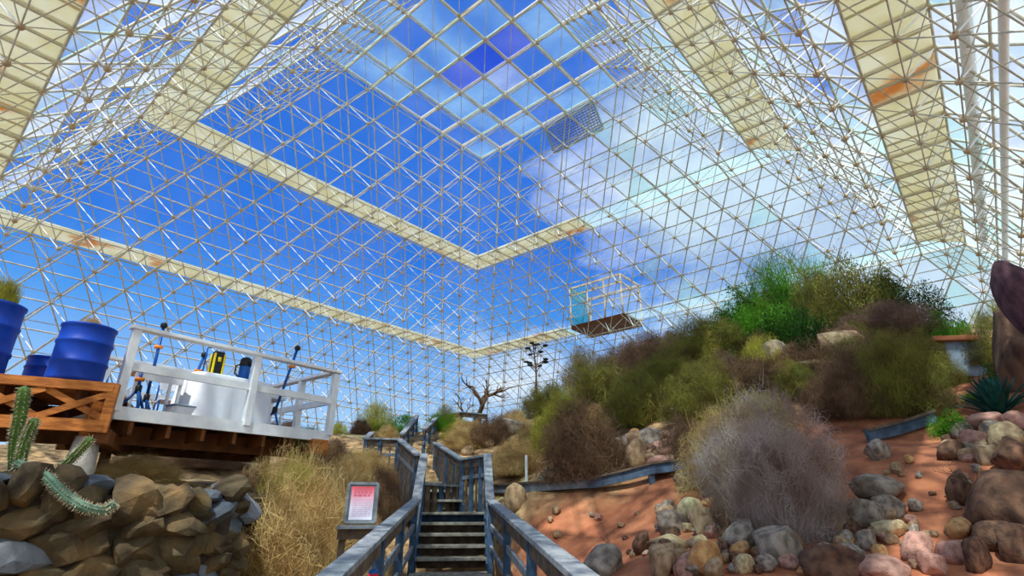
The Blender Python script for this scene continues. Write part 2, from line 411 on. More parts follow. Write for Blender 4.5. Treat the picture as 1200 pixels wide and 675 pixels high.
CW = [(-5,6,.32),(-3.6,6.8,.2),(-6.5,6,.38),(-9,6,.4),(-6,9,.5),(-2.2,5,-1.3),(-2.6,8,-.5),(-1,4,-1.75),(0,2,-2),(0,0,-2),(2,2,-1.7),(-.4,8,-1.5),
 (-1,10.2,-1.0),(-1.6,12,-.35),(-3,0,-1.8),(-6,0,-.5),(4,0,-1.5),(7,2,-.3),(12,8,3.2),(14,14,4.4),(16,20,3.4),(6,24,5.2),(10,22,6.2),(0,28,2.6),(-8,20,1.9),(-14,14,1.0),
 (0,38,.4),(8,34,2.5),(20,30,1.0),(-16,24,.2),(-10,32,0),(22,22,2.2),(-7,-6,-1),(0,-9,-2),(9,-4,-1),(14,2,2)]
_c = np.array([list(W(*c)) for c in CPX]+[list(c) for c in CW])
def _phi(r): return np.sqrt(r*r+1.2)
_A = _phi(np.linalg.norm(_c[:,None,:2]-_c[None,:,:2], axis=2))+np.eye(len(_c))*-.02
_A = np.block([[_A, np.c_[np.ones(len(_c)), _c[:,:2]]],[np.r_[np.ones((1,len(_c))), _c[:,:2].T], np.zeros((3,3))]])
_w = np.linalg.solve(_A, np.r_[_c[:,2], 0, 0, 0])
WALL = [(-7.2,1.6),(-4.35,3.75),(-3.05,4.95),(-2.78,5.7),(-3.3,6.6),(-3.2,7.6)]     # masonry wall line, low side on the right
def wall_dist(x, y):       # signed: negative on the low (right) side
    best = None
    for (ax,ay),(bx,by) in zip(WALL, WALL[1:]):
        dx,dy = bx-ax, by-ay; t = np.clip(((x-ax)*dx+(y-ay)*dy)/(dx*dx+dy*dy), 0, 1)
        qx,qy = x-(ax+t*dx), y-(ay+t*dy); d = np.hypot(qx,qy); sgn = np.sign(dx*qy-dy*qx); sd = d*np.where(sgn==0,1,sgn)
        if best is None: best = sd
        else: best = np.where(np.abs(sd) < np.abs(best)-1e-6, sd, best)
    return best
def height(x, y):
    x = np.asarray(x, float); y = np.asarray(y, float); sh = x.shape; x = x.ravel(); y = y.ravel()
    z = _phi(np.hypot(x[:,None]-_c[None,:,0], y[:,None]-_c[None,:,1])) @ _w[:len(_c)] + _w[-3] + _w[-2]*x + _w[-1]*y
    z = z + .05*np.sin(1.9*x+.7*y)*np.cos(1.3*y-.6*x) + .025*np.sin(4.3*x+1.1)*np.sin(3.7*y+x)
    sd = wall_dist(x, y); near = np.exp(-(np.maximum(y-7.2, 0))**2*1.6)*(y > -3)
    low = np.minimum(z, -1.35); t = np.clip((sd-.12)/.2, 0, 1); far = np.clip((-sd-1.0)/1.8, 0, 1)
    lo = low*(1-far)+z*far; tp = np.clip(.18-(x+4)*.10, .06, .30); zz = lo*(1-t)+np.maximum(z*.6, tp)*t
    z = z*(1-near)+zz*near
    # keep the ground under the walkway floor
    k = np.exp(-((x+.95+(y-8.5)*.115)/1.0)**4)*np.exp(-np.maximum(y-9.9, 0)**2*3)*(y < 12)*(y > -1)
    z = z*(1-k)+np.minimum(z, -1.65)*k
    return z.reshape(sh)
def h1(x, y): return float(height(np.array([x]), np.array([y]))[0])
_T = np.linspace(2.2, 40, 900)
def hit(px, py, lo=2.2):
    """first place where the sight line of that point of the photo meets the ground"""
    r = ray(px, py); T = _T[_T >= lo]; z = height(r.x*T, r.y*T); below = np.nonzero(r.z*T < z)[0]
    if len(below) == 0:
        i = int(np.argmin(r.z*T-z))
    else: i = int(below[0])
    t = float(T[i]); return Vector((r.x*t, r.y*t, float(z[i]))), t
def ground_mesh():
    st = .16
    a = np.arange(-7.6/MM, 37.0/MM, st/MM) if False else None
    gu = np.arange(-9.0, 33.4, st); gv = np.arange(-9.0, 33.2, st)
    U, V = np.meshgrid(gu, gv, indexing='ij')
    X = U*EU[0]+V*EV[0]; Y = U*EU[1]+V*EV[1]; Z = height(X, Y)
    Vv = np.stack([X,Y,Z], -1).reshape(-1,3); n, m = U.shape
    i = np.arange(n-1)[:,None]*m+np.arange(m-1)[None,:]
    F = np.stack([i, i+m, i+m+1, i+1], -1).reshape(-1,4)
    return npmesh('ground', Vv, F)
def soil_mat():
    m = mat('red_soil', (188,120,82), (132,80,56), 2.6, .95, 1.0, c3=(166,102,70), detail=9, bscale=14)
    nt = m.node_tree; N = nt.nodes; L = nt.links; p = N['Principled BSDF']
    old = p.inputs['Base Color'].links[0].from_socket
    # sandy, straw-littered soil away from the bare red bank: a real change of ground
    tc = N.new('ShaderNodeTexCoord'); sx = N.new('ShaderNodeSeparateXYZ'); L.new(tc.outputs['Object'], sx.inputs[0])
    nz = N.new('ShaderNodeTexNoise'); nz.inputs['Scale'].default_value = .9; nz.inputs['Detail'].default_value = 6; L.new(tc.outputs['Object'], nz.inputs['Vector'])
    a = N.new('ShaderNodeMath'); a.operation = 'MULTIPLY_ADD'; L.new(nz.outputs['Fac'], a.inputs[0]); a.inputs[1].default_value = 2.4; a.inputs[2].default_value = -1.2
    b = N.new('ShaderNodeMath'); b.operation = 'ADD'; L.new(sx.outputs[0], b.inputs[0]); L.new(a.outputs[0], b.inputs[1])
    mr = N.new('ShaderNodeMapRange'); mr.inputs[1].default_value = -1.0; mr.inputs[2].default_value = .3; L.new(b.outputs[0], mr.inputs[0])
    y1 = N.new('ShaderNodeMath'); y1.operation = 'ADD'; L.new(sx.outputs[1], y1.inputs[0]); L.new(a.outputs[0], y1.inputs[1])
    mr2 = N.new('ShaderNodeMapRange'); mr2.inputs[1].default_value = 9.6; mr2.inputs[2].default_value = 10.8; mr2.inputs[3].default_value = 1; mr2.inputs[4].default_value = 0; L.new(y1.outputs[0], mr2.inputs[0])
    mu = N.new('ShaderNodeMath'); mu.operation = 'MULTIPLY'; L.new(mr.outputs[0], mu.inputs[0]); L.new(mr2.outputs[0], mu.inputs[1])
    n3 = N.new('ShaderNodeTexNoise'); n3.inputs['Scale'].default_value = 5; n3.inputs['Detail'].default_value = 8; L.new(tc.outputs['Object'], n3.inputs['Vector'])
    cr = N.new('ShaderNodeValToRGB'); e = cr.color_ramp.elements; e[0].position = .38; e[0].color = (*s2l((120,94,64)),1); e[1].position = .62; e[1].color = (*s2l((184,154,108)),1); L.new(n3.outputs['Fac'], cr.inputs[0])
    mx = N.new('ShaderNodeMix'); mx.data_type = 'RGBA'; L.new(mu.outputs[0], mx.inputs[0]); L.new(cr.outputs[0], mx.inputs[6]); L.new(old, mx.inputs[7])
    L.new(mx.outputs[2], p.inputs['Base Color']); return m
g = link('ground', ground_mesh(), soil_mat(), None, True)
tag(g, 'red and sandy soil hillside rising to the right under the glasshouse', 'ground', kind='structure')
mb = MB(); mb.lathe([(70,-.4),(70,0)], (0,10,-6.0), 48)
o = mb.build('desert_floor', mat('pale_desert_floor', (190,176,150), (160,146,120), .2, .95)); tag(o, 'pale desert floor outside the glasshouse', 'ground', kind='structure')
# low concrete curb carrying the glass walls
mb = MB(); e = ext(NK)[0]+.1
cs = [G(u, v, -NK*SQ) for u, v in ((e,e),(-SZ-e,e),(-SZ-e,-SZ-e),(e,-SZ-e))]
for i in range(4): mb.beam(cs[i]-np.array((0,0,1.9)), cs[(i+1)%4]-np.array((0,0,1.9)), .5, 4.0)
o = mb.build('trim_1', M['concrete']); tag(o, 'concrete footing wall under the glass walls', 'wall', kind='structure')

# ------------------------------------------------------------------ rocks
def rock_mesh(seed, flat=.75, sub=3, np_=14, lo=.27, hi=.43):
    bm = bmesh.new(); bmesh.ops.create_icosphere(bm, subdivisions=sub, radius=.5); off = Vector((seed*7.3, seed*3.1, seed*1.7))
    planes = []; rr = random.Random(seed)
    for _ in range(np_):
        n = Vector((rr.gauss(0,1), rr.gauss(0,1), rr.gauss(0,1))).normalized(); planes.append((n, rr.uniform(lo,hi)))
    for v in bm.verts:
        p = v.co.copy()
        for n, d in planes:
            k = p.dot(n)-d
            if k > 0: p -= n*k*.96
        p += p.normalized()*(noise.noise(p*2.2+off)*.07+noise.noise(p*6+off)*.025)
        v.co = Vector((p.x, p.y, p.z*flat))*1.3
    me = bpy.data.meshes.new('rock'); bm.to_mesh(me); bm.free()
    me.polygons.foreach_set('use_smooth', [True]*len(me.polygons)); return me
ROCKM = {}
def rock(name, px, py, w, h, colour, label, cat='rock', group=None, seed=None, lo=2.2, pos=None, sink=.28, tilt=0):
    """px, py: middle of the stone in the photo; w, h: its size there"""
    if pos is None:
        base, t = hit(px, py+h*.42, lo)
    else: base, t = pos
    sz = w*t/F_PX; hz = h*t/F_PX*1.08
    if seed is None: seed = R.randrange(9)
    key = (seed, colour)
    if key not in ROCKM:
        me = rock_mesh(seed+1) if seed < 50 else rock_mesh(seed, .9, 3, 3, .44, .5); me.materials.append(M['boulder_'+colour]); ROCKM[key] = me
    o = bpy.data.objects.new(name, ROCKM[key]); COL.objects.link(o)
    zs = ROCKM[key]; hgt = .75*1.0
    o.scale = (sz, sz*R.uniform(.75,1.0), hz/hgt)
    o.rotation_euler = (R.uniform(-.15,.15), R.uniform(-.15,.15)+tilt, R.uniform(-.4,.4))
    o.location = (base.x, base.y, base.z+hz*(.5-sink*.6))
    tag(o, label, cat, group); return o
BIG = [ # px py w h colour label
 (1031,527,27,28,'grey','pale grey boulder at the upper right edge of the silvery shrub',3),
 (1030,575,52,26,'grey','flat-topped grey-tan rock slab right of the silvery shrub',1),
 (1043,597,32,24,'grey','grey rock below the flat slab right of the silvery shrub',2),
 (1046,621,40,20,'yellow','long pale yellow-green rock tilted beside the red soil bank',4),
 (1128,621,28,21,'orange','rounded orange-tan rock alone on the red bank right of the rubble',5),
 (1078,643,36,28,'pink','pink oval boulder at the foot of the bare red bank',6),
 (1096,665,26,26,'pink','small dusky pink boulder below the pink oval one',7),
 (1120,646,36,26,'pink','mauve-pink boulder beside the shaded brown mound',8),
 (1150,655,26,36,'dark','dark reddish-brown upright stone at the lower right',0),
 (1034,668,56,24,'pink','broad pink rock at the bottom edge right of the brown pyramid rock',1),
 (978,664,64,38,'dark','large brown pyramid-shaped rock at the bottom edge under the silvery shrub',2),
 (1003,655,26,24,'grey','grey stone squeezed beside the brown pyramid rock',3),
 (916,640,54,46,'grey','large greenish-grey boulder under the silvery shrub',4),
 (870,632,38,38,'grey','mid grey-brown boulder left of the large greenish one',5),
 (855,597,32,30,'tan','tan boulder standing at the left foot of the silvery shrub',6),
 (830,614,30,34,'tan','brown weathered boulder in the left middle of the rubble heap',7),
 (828,654,40,36,'orange','orange-tan boulder near the bottom of the rubble heap',8),
 (875,663,20,20,'yellow','small pale round stone between orange boulder and large grey one',0),
 (880,588,30,24,'dark','shaded brown stone tucked beneath the silvery shrub',1),
 (788,613,34,24,'grey','grey boulder at the top left of the rubble heap',2),
 (784,638,46,20,'tan','long pale stone lying at the left edge of the rubble heap',3),
 (779,657,34,34,'tan','tan boulder at the lower left corner of the rubble heap',4),
 (753,638,22,26,'dark','dark brown stone left of the rubble heap',5),
 (707,661,50,34,'grey','grey mound-like boulder on red soil near the handrail',6),
 (1020,604,38,30,'grey','mossy grey boulder behind the yellow-green rock',7),
 (1018,633,26,26,'grey','pale greyish stone below the mossy grey boulder',8),
 (812,600,28,26,'yellow','pale yellowish stone at the upper left of the rubble heap',0),
 (900,663,24,16,'grey','small bluish-grey stone at the bottom edge below the large boulder',1),
 (838,578,22,16,'grey','small grey stone at the top of the rubble heap',2),
 (815,668,26,16,'grey','small grey stone at the bottom left of the orange boulder',3),
 (852,640,18,20,'dark','narrow dark stone between orange and grey boulders',4),
 (1157,494,40,20,'pink','pinkish flat rock on top of the right-hand stone pile',5),
 (1181,511,36,28,'tan','tan faceted rock on the right-hand stone pile',6),
 (1145,515,24,22,'pink','mauve stone in the middle of the right-hand stone pile',7),
 (1118,528,32,24,'dark','brown shadowed rock at the left end of the right-hand stone pile',8),
 (1130,505,20,18,'grey','small grey-pink stone left of the flat pink rock',0),
 (1193,495,24,20,'pink','pinkish stone at the right edge beneath the dark agave',1),
 (1164,503,22,18,'grey','grey-mauve stone wedged between pink and tan rocks',2),
 (1192,535,40,42,'dark','big brown boulder at the right edge below the stone pile',3),
 (1160,533,26,26,'tan','ochre upright stone low in the right-hand pile',4),
 (1130,575,28,40,'dark','streaked brown stone on the red slope left of the shaded mound',5),
 (1186,590,74,62,'dark','broad shaded brown rock mass at the lower right edge',6),  # darker rock colour stands in for the shadow lying on it
 (1168,625,44,34,'dark','brown boulder in front of the shaded rock mass at the lower right',8),
 (1196,640,40,40,'dark','rust-brown boulder at the right edge below the shaded rock mass',2),
 (604,586,21,22,'tan','rounded tan boulder beside the stair rail on the red soil',51),
 (720,537,34,26,'grey','grey-mauve boulder at the left of the upper stone pile',8),
 (748,533,24,30,'tan','tan upright boulder in the middle of the upper stone pile',0),
 (777,547,34,18,'pink','pink flat stone at the right of the upper stone pile',1),
 (763,514,30,20,'grey','grey stone near the top of the upper stone pile',2),
 (785,530,26,20,'pink','pinkish stone at the right top of the upper stone pile',3),
 (735,520,22,16,'grey','small grey stone topping the upper stone pile',4),
 (762,530,20,18,'dark','brown stone in the centre of the upper stone pile',5),
 (797,510,24,18,'tan','tan stone highest in the upper stone pile',6),
 (595,500,34,20,'grey','grey boulder under the shrubs just above the far boardwalk',7),
 (912,421,34,34,'grey','grey boulder peeking out between the hill shrubs',1),
 (990,408,64,34,'tan','tan cliff-like rock near the crest of the hill',2),
 (950,432,50,26,'tan','ochre rock slab below the dark yucca on the hill',3),
 (1040,402,30,24,'dark','brown rock near the hill crest right of the tan cliff',4)]
for px,py,w,h,c,lab,sd in BIG: rock('boulder', px, py, w, h, c, lab, 'boulder', seed=sd)
rock('boulder', 1238, 430, 76, 150, 'dark', 'brown outcrop at the right edge carrying the purple-brown boulder', 'boulder', seed=3, pos=(W(1236,500,7.9), 7.9), sink=.1)
rock('boulder', 1204, 346, 34, 62, 'purple', 'dark purple-brown boulder jutting in at the right edge high up', 'boulder', seed=54, pos=(W(1207,378,7.6), 7.6), sink=.1)
# rubble: smaller stones by area
rub = [((800,560),(850,590),(900,575),34,(9,20),'small stones at the top of the rubble heap','small stone at the upper left of the rubble heap'),
 ((770,590),(1010,672),None,110,(10,26),'small stones in the rubble heap','small rounded stone among the boulders of the rubble heap'),
 ((1010,590),(1075,670),None,24,(8,20),'small stones right of the silvery shrub','small stone in the gaps right of the silvery shrub'),
 ((1110,495),(1198,540),None,34,(10,22),'small stones of the right-hand pile','small stone in the right-hand pile below the dark agave'),
 ((705,510),(810,550),None,40,(9,22),'small stones of the upper pile','small stone in the upper pile above the retaining board'),
 ((620,600),(760,650),None,16,(4,11),'pebbles on the red soil by the rail','small pebble scattered on the red soil by the stair rail'),
 ((1080,540),(1170,640),None,18,(4,12),'pebbles on the right-hand red bank','small pebble on the bare red bank at the right'),
 ((545,495),(690,535),None,12,(7,16),'stones among the far shrubs','small stone among the dry shrubs beyond the boardwalk'),
 ((1030,530),(1080,560),None,6,(6,12),'stones below the retaining board','small stone lying below the dark blue retaining board')]
for r_ in rub:
    (x0,y0),(x1,y1) = r_[0], r_[1] if r_[2] is None else r_[2]
    for _ in range(r_[3]):
        w = R.uniform(*r_[4]); rock('stone', R.uniform(x0,x1), R.uniform(y0,y1), w, w*R.uniform(.6,.95), R.choice(['tan','grey','pink','grey','tan','dark','orange','tan']), r_[6], 'stone', r_[5])
# ------------------------------------------------------------------ masonry retaining wall (left foreground)
M['masonry'] = mat('brown_field_stone', (124,98,62), (64,52,36), 3.2, .95, .9, c3=(92,78,56), bscale=16, detail=6)
M['mortar'] = mat('dark_mortar', (84,70,56), (60,50,42), 8, .95, .6)
M['stone_blue'] = mat('blue_grey_field_stone', (124,126,130), (80,86,96), 3, .95, .7, bscale=18)
mw = MB()
def WT(x): return min(.32, max(.06, .20-(x+4)*.10))
for (ax,ay),(bx,by) in zip(WALL, WALL[1:]):
    a = Vector((ax,ay,0)); b = Vector((bx,by,0)); d = (b-a).normalized(); nrm = Vector((-d.y, d.x, 0))
    mw.beam(a+nrm*.20+Vector((0,0,WT(a.x)-1.12))-d*.1, b+nrm*.20+Vector((0,0,WT(b.x)-1.12))+d*.1, .42, 2.16)
root = mw.build('stone_retaining_wall', M['mortar']); tag(root, 'rough brown field-stone retaining wall in the left foreground', 'wall')
smb = {'masonry': MB(), 'stone_blue': MB()}
def stone_verts(seed, c, w, h, dpt, ang, nrm, d):
    me = rock_mesh(seed, 1.0, 2, 9, .2, .36); vs = []
    ca, sa = math.cos(ang), math.sin(ang)
    for v in me.vertices:
        x = v.co.x*w; z = v.co.z*h; y = v.co.y*dpt; x, z = x*ca-z*sa, x*sa+z*ca
        vs.append(c+d*x+nrm*y+Vector((0,0,z)))
    fs = [tuple(p.vertices) for p in me.polygons]; bpy.data.meshes.remove(me); return vs, fs
for si, ((ax,ay),(bx,by)) in enumerate(zip(WALL, WALL[1:])):
    a = Vector((ax,ay,0)); b = Vector((bx,by,0)); L = (b-a).length; d = (b-a).normalized(); nrm = Vector((-d.y, d.x, 0))
    z = -1.35; row = 0
    while z < WT((ax+bx)/2)-.04:
        hh = R.uniform(.13,.27); s = -R.uniform(0,.2)
        while s < L+.1:
            w = R.uniform(.16,.44); zc = z+hh/2+R.uniform(-.04,.04)
            vs, fs = stone_verts(R.randrange(60), a+d*(s+w/2)+Vector((0,0,zc))+nrm*.02, w*1.25, hh*1.4, .34, R.uniform(-.7,.7), nrm, d)
            smb['stone_blue' if R.random() < (.14 if si >= 2 else .03) else 'masonry'].add(vs, fs); s += w*.92
        z += hh*.88
for _ in range(90):     # capping stones
    si = R.randrange(len(WALL)-1); (ax,ay),(bx,by) = WALL[si], WALL[si+1]; t = R.random()
    a = Vector((ax,ay,0)); b = Vector((bx,by,0)); d = (b-a).normalized(); nrm = Vector((-d.y,d.x,0))
    c = a.lerp(b,t)+nrm*R.uniform(.0,.42); c.z = WT(c.x)-.02+R.uniform(0,.04)
    vs, fs = stone_verts(R.randrange(60), c, R.uniform(.12,.30), R.uniform(.08,.16), R.uniform(.12,.28), 0, nrm, d)
    smb['stone_blue' if R.random() < .25 else 'masonry'].add(vs, fs)
for k, nm in (('masonry','brown_stone_facing'),('stone_blue','blue_grey_stone_facing')):
    o = smb[k].build(nm, M[k], root, False); o['kind'] = 'stuff'; o['label'] = 'brown field stones' if k == 'masonry' else 'blue-grey field stones'
# ------------------------------------------------------------------ walkway, stairs and railings
def V3(*a): return Vector(a)
def railing(name, label, pts, posts, mid=2, hgt=1.05, flat=.14, post_mat='wood_blue', bal=0, drop=.25, group=None, panel=None):
    """pts: the handrail line (top). posts: list of distances 0..1 on each run"""
    root = empty(name, pts[0]-Vector((0,0,hgt))); tag(root, label, 'railing', group); o0 = root.location
    mb = MB()
    for a, b in zip(pts, pts[1:]):
        d = (b-a).normalized(); mb.beam(a-o0-d*.02, b-o0+d*.02, flat, .045, bev=.006)
    mb.build('handrail', M['wood_top'], root)
    mb = MB()
    for a, b in zip(pts, pts[1:]): mb.beam(a-o0-V3(0,0,.10), b-o0-V3(0,0,.10), .045, .15)
    mb.build('rail_side_board', M['wood_brown'], root)
    for i in range(mid):
        mb = MB(); q = V3(0,0,hgt*(.36+.30*i))
        for a, b in zip(pts, pts[1:]): mb.beam(a-o0-q, b-o0-q, .04, .075)
        mb.build('middle_rail', M['wood'], root)
    for p, q in posts:
        a, b = pts[p], pts[p+1]; c = a.lerp(b, q)-o0
        MB().box(c-V3(0,0,(hgt+drop)/2+.02), (.09,.09,hgt+drop), bev=.006).build('post', M[post_mat], root)
    if bal:
        for a, b in zip(pts, pts[1:]):
            sz_ = bal*.68 if panel else .035; n = max(2, int((b-a).length/bal))
            for k in range(1, n):
                c = a.lerp(b, k/n)-o0
                zb = (c.z+o0.z-panel) if panel else hgt-.03
                MB().box(c-V3(0,0,(zb+.06)/2), (sz_,.03,zb-.06), rz=math.atan2(b.y-a.y, b.x-a.x)).build('baluster', M['wood_brown' if (k % 4 or not panel) else 'wood_blue'], root)
    return root
# near ramp and steps
d0 = Vector((-.60, 5.5, 0)).normalized(); nr = Vector((d0.y, -d0.x, 0))   # path direction and its right
LR = [W(390,675,3.05), W(488,586,8.75), W(497,533,10.3)]
RR = [W(682,675,3.05), W(574,586,8.75), W(571,533,10.3)]
ext_l = LR[0]+(LR[0]-LR[1]).normalized()*2.2; ext_r = RR[0]+(RR[0]-RR[1]).normalized()*2.2
railing('stair_railing', 'left weathered handrail of the near walkway rising to the landing', [ext_l]+LR, [(0,.2),(0,.95),(1,.32),(1,.62),(1,.96),(2,.98)], hgt=1.02, flat=.15)
railing('stair_railing', 'right weathered handrail of the near walkway rising to the landing', [ext_r]+RR, [(0,.2),(0,.95),(1,.30),(1,.60),(1,.96),(2,.98)], hgt=1.02, flat=.15)
mid0 = (LR[0]+RR[0])/2; mid1 = (LR[1]+RR[1])/2; mid2 = (LR[2]+RR[2])/2
zf = 1.04
root = empty('walkway', mid0-V3(0,0,zf)); tag(root, 'weathered plank ramp between the near handrails', 'walkway'); o0 = root.location
a = (ext_l+ext_r)/2-V3(0,0,zf)-o0-d0*1.5; b = mid1-V3(0,0,zf)-o0; n = int((b-a).length/.15); mb = MB()
dd = (b-a).normalized(); sd = dd.cross(V3(0,0,1)).normalized()
for i in range(n):
    c = a+dd*(.15*i+.07); mb.beam(c-sd*.62, c+sd*.62, .14, .04)
o = mb.build('deck_planks', M['tread'], root)
for s in (-1,1):
    MB().beam(a+sd*s*.56-V3(0,0,.12), b+sd*s*.56-V3(0,0,.12), .06, .2).build('joist', M['wood_blue'], root)
root = empty('staircase', mid1-V3(0,0,zf)); tag(root, 'short flight of open wooden steps up to the first landing', 'stairs'); o0 = root.location
rise = (LR[2].z-LR[1].z); run = ((mid2-mid1)*Vector((1,1,0))).length if False else (Vector((mid2.x,mid2.y,0))-Vector((mid1.x,mid1.y,0))).length
NS = 5
hd = Vector((mid2.x-mid1.x, mid2.y-mid1.y, 0)).normalized(); hs = hd.cross(V3(0,0,1)).normalized()
for i in range(1, NS+1):
    c = hd*(run*(i-.35)/NS)+V3(0,0,rise*i/NS)
    MB().box(c, (1.14,.30,.045), rz=math.atan2(hs.y, hs.x), bev=.008).build('tread', M['tread'], root)
    MB().box(c+V3(0,0,-.085)+hd*.11, (1.1,.025,.12), rz=math.atan2(hs.y, hs.x)).build('riser', M['wood_blue' if i == NS else 'wood_brown'], root)
for s in (-1,1):
    MB().beam(hs*s*.58, hs*s*.58+hd*run+V3(0,0,rise), .05, .26).build('stringer', M['wood_blue'], root)
def landing(label, corners, zt, legs=True, name='landing', pl=0):
    """corners: 4 plan points"""
    c = sum((Vector((x,y,0)) for x,y in corners), Vector())/4; root = empty(name, (c.x,c.y,zt)); tag(root, label, 'landing')
    q = [Vector((x-c.x,y-c.y,0)) for x,y in corners]; n = max(3, int((q[3]-q[0]).length/.15)); mb = MB()
    for i in range(n):
        t = (i+.5)/n; a = q[0].lerp(q[3], t); b = q[1].lerp(q[2], t); mb.beam(a-V3(0,0,.02), b-V3(0,0,.02), (q[3]-q[0]).length/n*.93, .04)
    mb.build('deck_planks', M['tread'], root)
    mb = MB()
    for i in range(4): mb.beam(q[i]-V3(0,0,.15), q[(i+1)%4]-V3(0,0,.15), .05, .22)
    mb.build('fascia_board', M['wood_blue'], root)
    if legs:
        for p in q:
            gz = h1(p.x*.92+c.x, p.y*.92+c.y)-zt-.1
            if gz < -.35: MB().box((p.x*.92, p.y*.92, gz/2-.03), (.12,.12,-gz)).build('support_post', M['wood_blue'], root)
    return root
zl = mid2.z-1.02
P1L, P2L = W(490,533,10.35), W(468,515,13.0)
P1R, P2R = W(542,539,11.35), W(510,519,13.7)
BR = W(566,536,10.75)
landing('first plank landing at the head of the near steps', [(LR[2].x-.05,LR[2].y),(RR[2].x+.08,RR[2].y),(BR.x+.1,P1R.y+.1),(P1L.x-.05,P1R.y-.3)], zl)
railing('landing_railing', 'slatted grey railing across the back of the first landing', [RR[2]+V3(.02,.12,0), W(565,535,10.85), P1R], [(1,.05),(1,.5)], mid=1, hgt=1.0, bal=.17, drop=.3)
railing('stair_railing', 'slatted right railing of the second flight going up left', [P1R, P2R], [(0,.0),(0,.5),(0,.97)], mid=0, hgt=1.0, bal=.15, drop=.3, panel=zl)
railing('stair_railing', 'slatted left railing of the second flight behind the sign', [LR[2]+V3(-.02,.1,0), P1L, P2L], [(1,.02),(1,.98)], mid=1, hgt=1.0, bal=.15, drop=.9, panel=zl-.1)
# second flight
a = (P1L+P1R)/2; b = (P2L+P2R)/2; z0, z1 = zl, b.z-1.0
a = Vector((a.x,a.y,z0)); b = Vector((b.x,b.y,z1)); root = empty('staircase', a); tag(root, 'second flight of steps climbing away to the left behind the first landing', 'stairs')
h_ = Vector((b.x-a.x,b.y-a.y,0)); run = h_.length; h_.normalize(); s_ = h_.cross(V3(0,0,1)).normalized(); NS = max(3, int((z1-z0)/.16))
for i in range(1, NS+1):
    c = h_*(run*(i-.35)/NS)+V3(0,0,(z1-z0)*i/NS)
    MB().box(c, (1.0,run/NS*1.05,.045), rz=math.atan2(s_.y,s_.x), bev=.008).build('tread', M['tread'], root)
for s in (-1,1): MB().beam(s_*s*.5, s_*s*.5+h_*run+V3(0,0,z1-z0), .05, .26).build('stringer', M['wood_blue'], root)
# closed board skirt hiding the underside of the second flight
sk = empty('board_screen', P1R-V3(0,0,P1R.z-zl)); tag(sk, 'brown vertical board screen behind the first landing', 'screen')
e_ = P2R+(P2R-P1R).normalized()*.5; q0 = P1L.lerp(P1R,.15); 
for i in range(7):
    p = P1L.lerp(P1R, .06+.15*i)+V3(0,.18,0); p.z = zl+.24
    MB().box(p-sk.location, (.135,.025,.5), rz=math.atan2(P1R.y-P1L.y, P1R.x-P1L.x)).build('board', M['wood_brown' if i % 3 else 'wood_blue'], sk)
p, q = P1L+V3(0,.2,0), P1R+V3(0,.2,0); p.z = q.z = zl+.5
MB().beam(p-sk.location, q-sk.location, .12, .04).build('cap_rail', M['wood'], sk)
# second landing with its left railing
P3 = W(428,514,12.8); P3b = W(436,507,14.2)
landing('second plank landing at the left above the dry grass', [(P3.x,P3.y),(P2L.x,P2L.y),(P2R.x,P2R.y+.2),(P3b.x,P3b.y)], z1)
railing('landing_railing', 'slatted railing along the front of the second landing above the sign', [P2L, P3, P3b], [(0,.03),(0,.55),(0,.97),(1,.95)], mid=1, hgt=1.0, bal=.17, drop=.5)
# third flight
A3L, B3L = W(471,509,14.0), W(489,487,18.2)
A3R, B3R = W(497,503,14.3), W(513,488,18.4)
railing('stair_railing', 'left railing of the third flight far up the slope', [A3L, B3L], [(0,.03),(0,.35),(0,.68),(0,.97)], mid=1, hgt=1.0, drop=.3)
railing('stair_railing', 'right railing of the third flight far up the slope', [A3R, B3R], [(0,.03),(0,.35),(0,.68),(0,.97)], mid=1, hgt=1.0, drop=.3)
a = (A3L+A3R)/2-V3(0,0,1); b = (B3L+B3R)/2-V3(0,0,1); root = empty('staircase', a); tag(root, 'third flight of steps far up the slope', 'stairs')
h_ = Vector((b.x-a.x,b.y-a.y,0)); run = h_.length; h_.normalize(); s_ = h_.cross(V3(0,0,1)).normalized(); NS = 7
for i in range(1, NS+1):
    MB().box(h_*(run*(i-.5)/NS)+V3(0,0,(b.z-a.z)*i/NS), (.9,run/NS*1.05,.045), rz=math.atan2(s_.y,s_.x)).build('tread', M['tread'], root)
for s in (-1,1): MB().beam(s_*s*.45, s_*s*.45+h_*run+V3(0,0,b.z-a.z), .05, .26).build('stringer', M['wood_blue'], root)
railing('boardwalk_railing', 'dark railing of the boardwalk running right at the top of the slope', [B3R, W(541,483,20), W(571,486,20.5)], [(0,.5),(0,.97),(1,.5),(1,.97)], mid=1, hgt=1.0, drop=.2)
q = [B3L-V3(0,0,1), B3R-V3(0,0,1), W(541,483,20)-V3(0,0,1), W(571,486,20.5)-V3(0,0,1)]
root = empty('boardwalk', q[1]); tag(root, 'boardwalk deck crossing the top of the slope behind the stairs', 'boardwalk'); mb = MB()
for a, b in ((q[0],q[1]),(q[1],q[2]),(q[2],q[3])): mb.beam(a-q[1]+V3(0,.45,-.03), b-q[1]+V3(0,.45,-.03), .95, .05)
mb.build('deck_planks', M['tread'], root)
MB().beam(V3(0,-.03,-.15), q[2]-q[1]+V3(0,-.03,-.15), .05, .24).build('fascia_board', M['wood_blue'], root)
